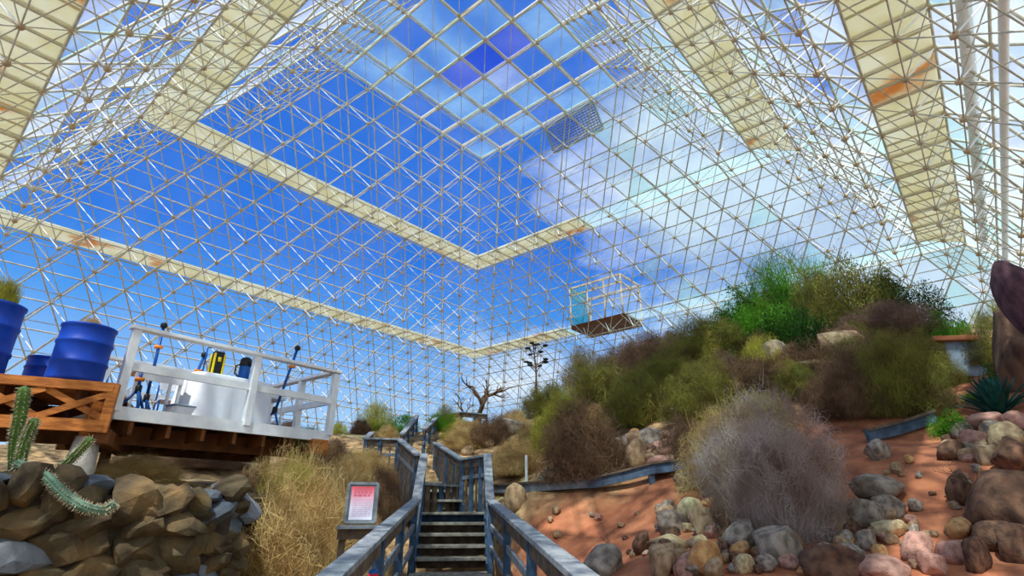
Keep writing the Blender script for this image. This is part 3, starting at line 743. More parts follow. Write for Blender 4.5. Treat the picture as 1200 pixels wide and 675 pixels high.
# retaining boards along the trail
def board(label, pts, h, t=.06, posts=(), m='steel', top=True):
    P = [hit(x,y)[0]+V3(0,0,dz) for x,y,dz in pts]; root = empty('retaining_board', P[0]); tag(root, label, 'retaining board')
    mb = MB()
    for a, b in zip(P, P[1:]): mb.beam(a-P[0], b-P[0], t, h)
    mb.build('board', M[m], root)
    if top:
        mb = MB()
        for a, b in zip(P, P[1:]): mb.beam(a-P[0]+V3(0,0,h/2), b-P[0]+V3(0,0,h/2), t+.07, .035)
        mb.build('cap_board', M['wood_brown'], root)
    for i in posts:
        MB().box(P[i]-P[0]-V3(0,-.04,.2), (.09,.09,.6)).build('post', M['steel'], root)
board('dark retaining board along the trail edge right of the landing', [(578,580,.12),(610,580,.12),(650,579,.14),(692,578,.16)], .16, m='wood')
board('blue-grey board bridging the trail edge above the red soil', [(690,582,.20),(730,576,.24),(765,568,.24),(806,560,.2)], .17, posts=(2,))
board('dark blue retaining board right of the silvery shrub', [(1018,520,.1),(1060,511,.12),(1098,499,.12)], .17)
# white stake
b_, t_ = hit(617, 566); mb = MB(); hh = 31*t_/F_PX; mb.lathe([(.03,0),(.03,hh*.97),(.012,hh)], (0,0,0), 10)
o = mb.build('marker_stake', M['white_paint']); o.location = b_; tag(o, 'thin white stake standing behind the retaining board', 'stake')
# sign
D = 6.0; c = W(424,589,D); gz = h1(c.x, c.y)
root = empty('information_sign', (c.x, c.y, gz), math.atan2(c.x, -c.y)*0+.22); tag(root, 'small red and white information sign in a grey frame left of the near handrail', 'sign')
fw, fh = 36*D/F_PX, 46*D/F_PX; zc = c.z-gz; tl = Matrix.Rotation(-.28, 4, 'X')
def onp(x, z, y=0): return tl @ Vector((x, y, z)) + Vector((0,0,zc))
mb = MB()
for a,b in (((-1,-1),(1,-1)),((-1,1),(1,1)),((-1,-1),(-1,1)),((1,-1),(1,1))):
    mb.beam(onp(a[0]*fw/2*.93, a[1]*fh/2*.95), onp(b[0]*fw/2*.93, b[1]*fh/2*.95), .03, .03, up=(0,-1,.3))
mb.build('sign_frame', M['wood'], root)
def pquad(x0,z0,x1,z1,y): return [onp(x0,z0,y), onp(x1,z0,y), onp(x1,z1,y), onp(x0,z1,y)]
mb = MB(); p = pquad(-fw*.44,-fh*.46,fw*.44,fh*.46,0); q = pquad(-fw*.44,-fh*.46,fw*.44,fh*.46,.02)
mb.add(p+q, [(0,1,2,3),(7,6,5,4),(0,4,5,1),(1,5,6,2),(2,6,7,3),(3,7,4,0)]); mb.build('backing_board', M['wood'], root)
mp = bpy.data.materials.new('printed_red_to_white_sheet'); mp.use_nodes = True; nt = mp.node_tree; tc = nt.nodes.new('ShaderNodeTexCoord'); sx = nt.nodes.new('ShaderNodeSeparateXYZ'); nt.links.new(tc.outputs['Generated'], sx.inputs[0])
cr = nt.nodes.new('ShaderNodeValToRGB'); e = cr.color_ramp.elements; e[0].position = .35; e[0].color = (*s2l((236,232,246)),1); e[1].position = .98; e[1].color = (*s2l((236,70,80)),1); x = e.new(.75); x.color = (*s2l((240,150,170)),1)
nt.links.new(sx.outputs[2], cr.inputs[0]); nt.links.new(cr.outputs[0], nt.nodes['Principled BSDF'].inputs['Base Color']); nt.nodes['Principled BSDF'].inputs['Roughness'].default_value = .4
mb = MB(); mb.add(pquad(-fw*.36,-fh*.42,fw*.36,fh*.40,-.003), [(0,1,2,3)]); mb.build('printed_sheet', mp, root)
sheet = bpy.data.objects[[o.name for o in root.children if o.name.startswith('printed_sheet')][0]]
M['ink'] = mat('red_ink', (222,110,130)); M['ink2'] = mat('faint_pink_ink', (232,190,214))
mb = MB()
for i in range(3):
    z = fh*(.33-.075*i); x = -fw*.28
    while x < fw*.26:
        w = R.uniform(.02,.05); mb.add(pquad(x,z-.012,min(x+w,fw*.30),z+.010,-.006), [(0,1,2,3)]); x += w+.012
mb.build('heading_lettering', M['ink'], sheet)
mb = MB()
for i in range(9):
    z = fh*(.08-.05*i); x = -fw*.28
    while x < fw*.24:
        w = R.uniform(.02,.06); mb.add(pquad(x,z-.004,min(x+w,fw*.30),z+.004,-.006), [(0,1,2,3)]); x += w+.01
mb.build('body_lettering', M['ink2'], sheet)
MB().box(onp(0,-fh/2-.03,.03), (fw*1.35,.22,.035), bev=.005).build('shelf_board', M['wood'], root)
MB().box(onp(0,-fh/2-.10,.05), (fw*1.3,.05,.10)).build('shelf_apron', M['wood_brown'], root)
for s in (-1,1):
    MB().box((s*fw*.5,.05,(zc-fh/2-.08)/2-.05), (.07,.07,zc-fh/2-.02)).build('post', M['wood_brown'], root)
# small red and blue cylinder low by the rail
c = W(437,677,4.3); mb = MB(); root = empty('warning_cylinder', (c.x-.02, c.y+.1, c.z-.10)); tag(root, 'small blue and red cylinder low behind the left handrail', 'cylinder')
MB().lathe([(.035,-.02),(.04,0),(.04,.13),(.035,.15)], n=20).build('blue_body', M['blue_steel'], root, True)
M['red'] = mat('red_enamel', (220,40,60)); MB().lathe([(.042,.05),(.042,.12)], n=20).build('red_band', M['red'], root, True)
o = MB().lathe([(.015,0),(.015,c.z-.1-h1(c.x,c.y))], n=10).build('stand', M['wood_brown'], root); o.location = (0,0,-(c.z-.1-h1(c.x,c.y)))
# ------------------------------------------------------------------ white railed platform
zt = 1.10
A = Vector((-4.86, 6.60, zt)); B = Vector((-3.02, 9.02, zt)); ab = (B-A).normalized(); bk = Vector((-ab.y, ab.x, 0))
Cc = B+bk*2.0; Dd = A+bk*2.0
root = empty('observation_platform', (A+B)/2); tag(root, 'raised platform with white railing and brown underside at the left', 'platform'); o0 = root.location
def loc(p): return Vector(p)-o0
mb = MB(); n = 22; L = (B-A).length
for i in range(n):
    t = (i+.5)/n; p = A.lerp(B, t); mb.beam(loc(p)-V3(0,0,.02), loc(p+bk*2.0)-V3(0,0,.02), L/n*.94, .04)
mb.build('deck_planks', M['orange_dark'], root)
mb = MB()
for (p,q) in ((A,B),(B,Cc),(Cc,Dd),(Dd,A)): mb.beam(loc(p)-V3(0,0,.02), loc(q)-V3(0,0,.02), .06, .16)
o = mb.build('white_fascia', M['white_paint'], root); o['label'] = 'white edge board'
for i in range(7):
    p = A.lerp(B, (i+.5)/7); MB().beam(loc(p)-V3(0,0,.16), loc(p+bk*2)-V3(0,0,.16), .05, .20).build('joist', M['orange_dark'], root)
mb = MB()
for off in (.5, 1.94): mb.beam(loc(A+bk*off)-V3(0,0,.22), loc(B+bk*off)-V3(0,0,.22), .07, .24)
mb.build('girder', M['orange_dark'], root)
MB().beam(loc(B-ab*.32)-V3(0,0,.19), loc(B-ab*.02)-V3(0,0,.19), .12, .22).build('corner_block', M['orange_wood'], root)
for p in (B+bk*.2, Cc-bk*.2, Dd-bk*.1+ab*.6):
    gz = h1(p.x, p.y); MB().box(loc((p.x,p.y,(zt-.2+gz)/2)), (.10,.10,zt-.2-gz+.1)).build('leg', M['orange_dark'], root)
hr = 1.06; mbt = MB(); mbm = MB()
for (p,q) in ((A,B),(B,Cc),(Cc,Dd)):
    d = (q-p).normalized()
    mbt.beam(loc(p)+V3(0,0,hr)-d*.08, loc(q)+V3(0,0,hr)+d*.08, .14, .05, bev=.006)
    mbm.beam(loc(p)+V3(0,0,hr*.53), loc(q)+V3(0,0,hr*.53), .045, .10)
mbt.build('handrail', M['white_paint'], root); mbm.build('middle_rail', M['white_paint'], root)
for p in (A, A.lerp(B,.54), B, B.lerp(Cc,.5), Cc, Cc.lerp(Dd,.5), Dd):
    MB().box(loc(p)+V3(0,0,hr/2), (.10,.10,hr), rz=math.atan2(ab.y,ab.x), bev=.006).build('post', M['white_paint'], root)
# things on the platform
def onp_(s, t): return A+ab*s+bk*t      # s along the front, t back
p = onp_(1.62, .75); rz = math.atan2(ab.y, ab.x)
tb = empty('draped_table', p, rz); tag(tb, 'table under a long white cloth in the middle of the white platform', 'table')
mb = MB(); nx = 40; a_, b_, hh = .62, .36, .76; rings = []
vs = []; N_ = 64
for r, z in ((0,hh),(.6,hh),(.98,hh),(1.0,hh-.02),(1.02,hh-.2),(1.05,hh-.45),(1.07,.03)):
    for k in range(N_):
        t = 2*PI*k/N_; c, s_ = math.cos(t), math.sin(t); sq = 1/max(abs(c)**6+abs(s_)**6, 1e-9)**(1/6)
        wv = 1+.05*math.sin(t*13)*max(0, (hh-z)/hh)
        vs.append((a_*r*c*sq*wv, b_*r*s_*sq*wv, z))
fs = [(i*N_+k, i*N_+(k+1)%N_, (i+1)*N_+(k+1)%N_, (i+1)*N_+k) for i in range(6) for k in range(N_)]
mb.add(vs, fs); mb.build('draped_cloth', M['white_cloth'], tb, True)
for sx in (-1,1):
    for sy in (-1,1): MB().box((sx*.5,sy*.26,.37), (.04,.04,.72)).build('leg', M['white_paint'], tb)
p = onp_(2.35, 1.1); tb = empty('draped_table', p, rz); tag(tb, 'smaller white-covered table towards the right end of the platform', 'table')
mb = MB(); mb.box((0,0,.66), (.7,.5,.10), bev=.03); mb.build('draped_cloth', M['white_cloth'], tb, True)
for sx in (-1,1):
    for sy in (-1,1): MB().tube([(sx*.3,sy*.2,.66),(sx*.33,sy*.22,0)], .016).build('leg', M['white_paint'], tb)
p = onp_(.55, .62); tb = empty('work_table', p, rz); tag(tb, 'beige-topped white table at the left end of the white platform', 'table')
MB().box((0,0,.62), (.62,.42,.035), bev=.008).build('table_top', M['beige'], tb)
MB().box((0,-.2,.55), (.6,.02,.09)).build('apron', M['white_paint'], tb)
for sx in (-1,1):
    for sy in (-1,1): MB().box((sx*.28,sy*.18,.3), (.035,.035,.6)).build('leg', M['white_paint'], tb)
def pole_stand(s, t, h, lean, label, top=True):
    p = onp_(s, t); r_ = empty('pole_stand', p, rz); tag(r_, label, 'stand')
    pl = MB().tube([(0,0,.32),(lean,0,h)], .022).build('pole', M['blue_steel'], r_, True)
    for k in range(3):
        a = 2*PI*k/3+.5; MB().tube([(0,0,.36),(.22*math.cos(a),.22*math.sin(a),.02)], .018).build('leg', M['blue_steel'], r_, True)
    MB().lathe([(.03,0),(.04,.02),(.04,.10),(.02,.12)], (0,0,.30), 12).build('leg_hub', M['black'], r_, True)
    MB().tube([(lean*.78-.05,0,h*.78),(lean*.78+.05,0,h*.78+.01)], .03).build('clamp', M['orange'], pl, True)
    if top: MB().lathe([(.02,0),(.045,.02),(.045,.07),(.02,.09)], (lean,0,h-.02), 12).build('head', M['black'], pl, True)
pole_stand(.62, .95, 1.42, -.02, 'blue pole stand with dark head behind the beige table')
pole_stand(1.12, 1.0, 1.12, .16, 'short leaning blue pole stand left of the yellow and black lamp')
pole_stand(2.30, .45, 1.42, .22, 'leaning blue pole stand with orange clamp at the right of the draped table')
pole_stand(.30, .35, .62, -.02, 'low blue stand in front of the beige table leg', False)
# yellow and black work lamp (stands on the draped table)
p = onp_(1.42,.82)+V3(0,0,.765); r_ = empty('work_lamp', p, rz); tag(r_, 'yellow and black upright box lamp on the draped table', 'lamp')
MB().box((0,0,.22), (.15,.12,.42), bev=.02).build('body', M['black'], r_, True)
mb = MB()
for sx in (-1,1):
    for sy in (-1,1): mb.box((sx*.075,sy*.058,.20), (.03,.03,.38), bev=.008)
mb.box((0,-.066,.30),(.05,.01,.07)); mb.build('yellow_corner_guards', M['yellow'], r_, True)
mb = MB(); mb.tube([(-.06,0,.43),(-.05,0,.49),(.05,0,.49),(.06,0,.43)], .012); mb.build('handle', M['white_paint'], r_, True)
p = onp_(1.26,.88)+V3(0,0,.765); r_ = empty('swivel_spotlight', p, rz); tag(r_, 'small black swivel spotlight left of the yellow and black lamp', 'lamp')
MB().lathe([(.05,0),(.05,.015),(.012,.03),(.012,.47)], n=14).build('stem', M['blue_steel'], r_, True)
MB().lathe([(.03,0),(.055,.03),(.05,.09)], n=14, M=Matrix.Translation((0,0,.50)) @ Matrix.Rotation(.9,4,'Y')).build('head', M['black'], r_, True)
p = onp_(1.86,.80)+V3(0,0,.765); r_ = empty('drinks_flask', p, rz); tag(r_, 'dark blue and black cylindrical flask right of the yellow and black lamp', 'flask')
MB().lathe([(.075,0),(.085,.02),(.085,.26),(.08,.28)], n=20).build('body', M['blue_steel'], r_, True)
MB().lathe([(.09,.28),(.09,.38),(.06,.42),(.03,.43)], n=20).build('lid', M['black'], r_, True)
MB().tube([(-.09,0,.1),(-.15,0,.14),(-.15,0,.26),(-.09,0,.3)], .012).build('handle', M['black'], r_, True)
p = onp_(.95,.5); r_ = empty('storage_crate', p, rz+.1); tag(r_, 'low pale plastic crate on the platform floor under the tables', 'crate')
mb = MB(); mb.box((0,0,.02),(.34,.24,.03)); 
for a in (-1,1): mb.box((a*.16,0,.12),(.02,.24,.2)); mb.box((0,a*.11,.12),(.34,.02,.2))
mb.build('body', M['white_paint'], r_); MB().box((0,0,.235),(.37,.27,.02), bev=.006).build('rim', M['plate'], r_)
def folding_chair(s, t, a, label):
    r_ = empty('folding_chair', onp_(s,t), rz+a); tag(r_, label, 'chair')
    MB().box((0,0,.44), (.38,.38,.03), bev=.01).build('seat', M['white_paint'], r_)
    MB().box((0,.19,.74), (.38,.025,.20), bev=.01).build('backrest', M['white_paint'], r_)
    for sx in (-1,1):
        MB().tube([(sx*.18,.24,0),(sx*.18,.17,.44),(sx*.18,.2,.84)], .013).build('leg', M['blue_steel'], r_)
        MB().tube([(sx*.18,-.22,0),(sx*.18,-.14,.44)], .013).build('leg', M['blue_steel'], r_)
folding_chair(.15, 1.35, .3, 'white folding chair with blue legs at the left back of the platform')
folding_chair(1.15, 1.5, -.2, 'white folding chair behind the draped table')
# ------------------------------------------------------------------ orange wooden deck
z1 = 1.36; Lx = Vector((-4.66, 6.22, z1)); fd = Vector((-1.0,-.52,0)).normalized(); bk2 = Vector((fd.y, -fd.x, 0)); bk2 = -bk2 if bk2.y < 0 else bk2
root = empty('wooden_deck', Lx); tag(root, 'orange stained wooden deck with a lattice front carrying the blue drums', 'deck'); LW = 4.2; dp = 1.9
mb = MB(); n = 14
for i in range(n): t = (i+.5)/n*dp; mb.beam(bk2*t-V3(0,0,.02), bk2*t+fd*LW-V3(0,0,.02), dp/n*.94, .04)
mb.build('deck_planks', M['orange_wood'], root)
mb = MB()
for z in (-.06, -.50): mb.beam(V3(0,0,z), fd*LW+V3(0,0,z), .07, .10 if z > -.3 else .13)
mb.build('frame_beam', M['orange_wood'], root)
mb = MB(); st = .62; k = 0
while k*st < LW-.1:
    p, q = fd*(k*st), fd*min((k+1)*st, LW); za, zb = -.12, -.43
    mb.beam(p+V3(0,0,za)-bk2*.01, q+V3(0,0,zb)-bk2*.01, .025, .07); mb.beam(p+V3(0,0,zb)+bk2*.02, q+V3(0,0,za)+bk2*.02, .025, .07); k += 1
mb.build('lattice', M['orange_wood'], root)
for t in (0, LW*.5, LW): MB().box(fd*t+bk2*.02+V3(0,0,-.29), (.10,.10,.56), rz=math.atan2(fd.y,fd.x), bev=.006).build('post', M['orange_wood'], root)
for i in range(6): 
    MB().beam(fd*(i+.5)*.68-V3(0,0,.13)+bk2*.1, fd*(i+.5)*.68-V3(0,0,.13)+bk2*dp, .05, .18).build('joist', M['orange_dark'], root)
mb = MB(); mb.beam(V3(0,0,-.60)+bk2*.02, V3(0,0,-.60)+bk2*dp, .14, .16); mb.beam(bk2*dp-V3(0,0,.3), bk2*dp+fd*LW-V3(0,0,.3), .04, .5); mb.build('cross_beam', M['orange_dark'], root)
# sloping bracket and concrete pier under the deck corner
c = W(106,497,6.15); 
MB().beam(W(118,470,6.2)-Lx, W(103,512,6.1)-Lx, .16, .14).build('corner_bracket', M['orange_wood'], root)
p0, p1 = W(104,512,6.1), W(88,560,5.95); gz = h1(p1.x,p1.y)
mb = MB(); mb.tube([(0,0,0),(p1.x-p0.x,p1.y-p0.y,p1.z-p0.z),((p1.x-p0.x)*1.3,(p1.y-p0.y)*1.3,min(p1.z-p0.z,gz-p0.z)-.25)], [.12,.16,.19], 16)
o = mb.build('concrete_pier', M['concrete'], None, True); o.location = p0; tag(o, 'leaning grey concrete pier under the corner of the orange deck', 'pier')
# drums
def drum(p, s, label, grass=True, sy=1.0):
    r_ = empty('plastic_drum', p); tag(r_, label, 'drum'); pr = [(.24,0),(.285,.02),(.29,.06),(.285,.27),(.298,.29),(.298,.32),(.285,.34),(.285,.58),(.298,.60),(.298,.63),(.285,.65),(.28,.84),(.295,.86),(.295,.89),(.27,.90),(.26,.88),(.25,.80)]
    MB().lathe([(a*s,b*s*sy) for a,b in pr], n=36).build('body', M['blue_plastic'], r_, True)
    MB().lathe([(.255*s,.80*s*sy),(.02,.82*s*sy)], n=24).build('soil_fill', M['mortar'], r_)
    return p+V3(0,0,.82*s*sy)
d1 = W(88,441,6.35); d1 = Vector((d1.x,d1.y,z1)); 
T1 = drum(d1, .97, 'blue plastic drum standing at the right end of the orange deck', sy=.80)
d2 = W(53,441,6.85); T2 = drum(Vector((d2.x,d2.y,z1)), .8, 'shorter blue drum tucked behind the right-hand drum', sy=.60)
d3 = W(-33,430,6.1); T3 = drum(Vector((d3.x,d3.y,z1)), 1.0, 'blue drum cut by the left edge of the picture', sy=1.0)
# pale box under the deck shadow
p, t = hit(167,555); 
b_, t_ = hit(167,557); mb = MB(); mb.lathe([(.04,0),(.045,.02),(.045,.16),(.03,.19)], n=16); o = mb.build('white_canister', M['white_paint'], None, True); o.location = b_; tag(o, 'small white canister on the ground under the platform', 'canister')
# ------------------------------------------------------------------ glazed lobby box hung on the right wall and its brown floor
q = [W(672,376,31), W(732,366,27.5), W(752,376,28.5), W(700,390,31.5)]
k = [Vector(G(5.6,v,-7.4*SQ)) for v in (-2.6,-4.6)]
def lat(u,v,h): return Vector(G(u,v,h))
hb, ht = -8*SQ, -8*SQ+1.6; u0, u1, v0, v1 = 4.8, 6.3, -.6, -2.95
o0 = lat(u0, v0, hb); root = empty('glass_lobby', o0); tag(root, 'teal glazed box with a brown floor projecting from the right glass wall above the hill', 'glass box')
cs = [lat(u0,v0,hb)-o0, lat(u0,v1,hb)-o0, lat(u1,v1,hb)-o0, lat(u1,v0,hb)-o0]; up = V3(0,0,(ht-hb)*MM)
mb = MB(); mb.add([c for c in cs]+[c-V3(0,0,.22) for c in cs], [(0,1,2,3),(7,6,5,4),(0,4,5,1),(1,5,6,2),(2,6,7,3),(3,7,4,0)]); mb.build('floor_slab', M['orange_dark'], root)
mb = MB()
for i in range(4): mb.beam(cs[i], cs[i]+up, .08, .08, up=(1,0,0)); mb.beam(cs[i]+up, cs[(i+1)%4]+up, .09, .09); mb.beam(cs[i]+up*.8, cs[(i+1)%4]+up*.8, .06, .06)
for t in (.35,.68): mb.beam(cs[0].lerp(cs[1],t), cs[0].lerp(cs[1],t)+up, .07, .07, up=(1,0,0))
mb.build('frame', M['node'], root)
GM['turq'] = glass_mat('turquoise_glass', (.25,.80,.85), .25, (.2,.75,.8))
mb = MB(); mb.add([cs[0], cs[0].lerp(cs[1],.35), cs[0].lerp(cs[1],.35)+up, cs[0]+up], [(0,1,2,3)]); mb.add([cs[3],cs[0],cs[0]+up,cs[3]+up], [(0,1,2,3)]); mb.build('turquoise_pane', GM['turq'], root)
mb = MB(); mb.add([cs[0].lerp(cs[1],.35), cs[1], cs[1]+up, cs[0].lerp(cs[1],.35)+up], [(0,1,2,3)]); mb.add([cs[1],cs[2],cs[2]+up,cs[1]+up], [(0,1,2,3)]); mb.build('pale_pane', GM['clear'], root)
# hill equipment box with cap
b_, t_ = hit(1139,443); s = t_/F_PX; root = empty('equipment_box', b_, -.3); tag(root, 'pale blue-grey panel box with an orange-brown cap on the hill at the right', 'box')
MB().box((0,.12,22*s), (36*s,.3,46*s), M=Matrix.Rotation(-.12,4,'X') @ Matrix.Rotation(.14,4,'Y'), bev=.02).build('panel', M['plate'], root)
MB().box((-6*s,.1,47*s), (46*s,.45,6*s), M=Matrix.Rotation(.06,4,'Y'), bev=.02).build('cap', M['terracotta'], root)
b_, t_ = hit(835,372); s = t_/F_PX; root = empty('equipment_box', b_+V3(0,0,.1), .2); tag(root, 'small pale grey box half hidden at the left foot of the bright green shrub', 'box')
MB().box((0,0,16*s), (24*s,.35,12*s), bev=.02).build('panel', M['plate'], root); MB().box((0,0,23*s), (28*s,.4,3*s)).build('lid', M['wood'], root); MB().box((0,0,5*s), (5*s,.1,14*s)).build('post', M['wood'], root)
# ------------------------------------------------------------------ plants
def unit(rr): 
    v = Vector((rr.gauss(0,1), rr.gauss(0,1), rr.gauss(0,1))); v.normalize(); return v
def ribbons(P, Q, Wd, sag, rng):
    """curved flat twigs, three segments; P start, Q end (n,3)"""
    n = len(P); D = Q-P; L = np.linalg.norm(D, axis=1, keepdims=True)
    side = np.cross(D, rng.normal(size=(n,3))); side /= np.linalg.norm(side, axis=1, keepdims=True)+1e-9
    bend = rng.normal(size=(n,3))*L*sag; rows = []
    for t in (0, .35, .7, 1.0):
        c = P+D*t+bend*(t*(1-t)*2); w = Wd*(1-.75*t)
        rows += [c-side*w[:,None], c+side*w[:,None]]
    V = np.stack(rows, 1).reshape(-1,3); b = np.arange(n)[:,None]*8
    F = np.concatenate([np.concatenate([b+2*i, b+2*i+1, b+2*i+3, b+2*i+2], 1) for i in range(3)], 0)
    return V, F
def twig_dome(seed, n=7000, w=.006, fill=.5, up=.2, sag=.25, length=.35, clump=.35, align=.45, taper=0, nc=26):
    """a rounded shrub in the unit box x,y in -.5...5, z 0..1"""
    g = np.random.default_rng(seed)
    cd = g.normal(size=(nc,3)); cd[:,2] = np.abs(cd[:,2]); cd /= np.linalg.norm(cd, axis=1, keepdims=True)
    cen = cd*g.uniform(.4,.84,(nc,1)); rad = g.uniform(.14,.32,nc)
    k = g.integers(0, nc, n); d = g.normal(size=(n,3)); d /= np.linalg.norm(d, axis=1, keepdims=True)
    base = d*g.random((n,1))**.45
    P1 = cen[k]+base*rad[k][:,None]
    d2 = g.normal(size=(n,3)); d2[:,2] = np.abs(d2[:,2]); d2 /= np.linalg.norm(d2, axis=1, keepdims=True)
    P2 = d2*(g.random((n,1))**.45)*.93
    sel = g.random(n) < clump
    P = np.where(sel[:,None], P1, P2); P[:,2] = np.abs(P[:,2])
    out = P/(np.linalg.norm(P, axis=1, keepdims=True)+1e-6)*align+g.normal(size=(n,3))*.75+np.array((0,0,up))
    out /= np.linalg.norm(out, axis=1, keepdims=True)
    Ln = g.uniform(.4,1.0,(n,1))*length*.5
    V, F = ribbons(P-out*Ln, P+out*Ln, np.full(n, w)*g.uniform(.6,1.3,n), sag, g)
    if taper: V[:,:2] *= (1-taper*(1-np.clip(V[:,2:3]/.62, 0, 1))**1.2)
    V = V*np.array((.5,.5,.95)); V[:,2] = np.maximum(V[:,2], -.05)
    m = 60; a = g.uniform(0, 2*PI, m); e = g.uniform(.3,1.4,m); r = g.uniform(.25,.46,m)     # stems
    Q = np.stack([np.cos(a)*np.cos(e)*r, np.sin(a)*np.cos(e)*r, np.sin(e)*r*1.7], 1)
    V2, F2 = ribbons(np.zeros((m,3)), Q, np.full(m, .009), .2, g)
    return np.concatenate([V, V2]), np.concatenate([F, F2+len(V)])
def leaf_dome(seed, n=5000, s=.03, clump=.6):
    g = np.random.default_rng(seed); nc = 18
    cd = g.normal(size=(nc,3)); cd[:,2] = np.abs(cd[:,2])+.1; cd /= np.linalg.norm(cd, axis=1, keepdims=True); cen = cd*g.uniform(.4,.8,(nc,1)); rad = g.uniform(.18,.36,nc)
    k = g.integers(0, nc, n); d = g.normal(size=(n,3)); d /= np.linalg.norm(d, axis=1, keepdims=True); P = cen[k]+d*(g.random((n,1))**.4)*rad[k][:,None]
    P[:,2] = np.abs(P[:,2]); o = d+g.normal(size=(n,3))*.8; o /= np.linalg.norm(o, axis=1, keepdims=True)
    V, F = ribbons(P-o*s*.5, P+o*s*1.2, np.full(n, s*.35), .1, g); V = V*np.array((.5,.5,.95))
    m = 40; a = g.uniform(0, 2*PI, m); e = g.uniform(.5,1.4,m); r = g.uniform(.25,.42,m)
    Q = np.stack([np.cos(a)*np.cos(e)*r, np.sin(a)*np.cos(e)*r, np.sin(e)*r*1.8], 1); V2, F2 = ribbons(np.zeros((m,3)), Q, np.full(m, .01), .2, g)
    return np.concatenate([V, V2]), np.concatenate([F, F2+len(V)])
def grass(seed, n=1500, w=.006, spread=.3, lean=.5):
    g = np.random.default_rng(seed); a = g.uniform(0,2*PI,n); r = g.random(n)**.6*spread; P = np.stack([np.cos(a)*r, np.sin(a)*r, np.zeros(n)], 1)
    h = g.uniform(.4,1,n); a2 = a+g.normal(0,.8,n); l = g.uniform(0,lean,n)*.8
    Q = P+np.stack([np.cos(a2)*l*.5, np.sin(a2)*l*.5, h], 1); return ribbons(P, Q, np.full(n, w), .12, g)
PM = {}
def plant_mesh(kind, var, m):
    k = (kind, var, m)
    if k in PM: return PM[k]
    sd = hash(kind) % 1000 if False else sum(map(ord, kind))+var*17
    if kind == 'dense': V, F = twig_dome(sd, 16000, .0028, length=.24, sag=.6, clump=.6)
    elif kind == 'tumble': V, F = twig_dome(sd, 30000, .0017, length=.20, sag=.9, clump=.35, taper=.42, up=.12, nc=16, align=.3)
    elif kind == 'twig': V, F = twig_dome(sd, 7500, .0040, length=.30, up=.5, clump=.7, sag=.5)
    elif kind == 'tangle': V, F = twig_dome(sd, 22000, .0022, length=.24, sag=.8, clump=.6, nc=40, align=.25)
    elif kind == 'wispy': V, F = twig_dome(sd, 3600, .0040, length=.5, up=.8, clump=.5)
    elif kind == 'leaf': V, F = leaf_dome(sd, 6500, .034)
    elif kind == 'fine': V, F = leaf_dome(sd, 8000, .024)
    elif kind == 'grass': V, F = grass(sd, 1300, .008)
    me = npmesh(kind+'_foliage', V, F); me.materials.append(M['l_'+m]); PM[k] = me; return me
def plant(px, py, w, h, kind, m, label, name='shrub', cat='shrub', group=None, lo=2.2, var=None, pos=None, deep=1.0):
    """px, py: foot of the plant in the photo; w, h its size there"""
    if pos is None: base, t = hit(px, py, lo)
    else: base, t = pos
    s = t/F_PX; me = plant_mesh(kind, R.randrange(3) if var is None else var, m)
    o = bpy.data.objects.new(name, me); COL.objects.link(o)
    o.location = base-Vector((0,0,.06)); o.scale = (w*s, w*s*deep, h*s*1.03); o.rotation_euler = (R.uniform(-.06,.06), R.uniform(-.06,.06), R.uniform(0,6.28) if deep == 1 else 0)
    tag(o, label, cat, group); return o
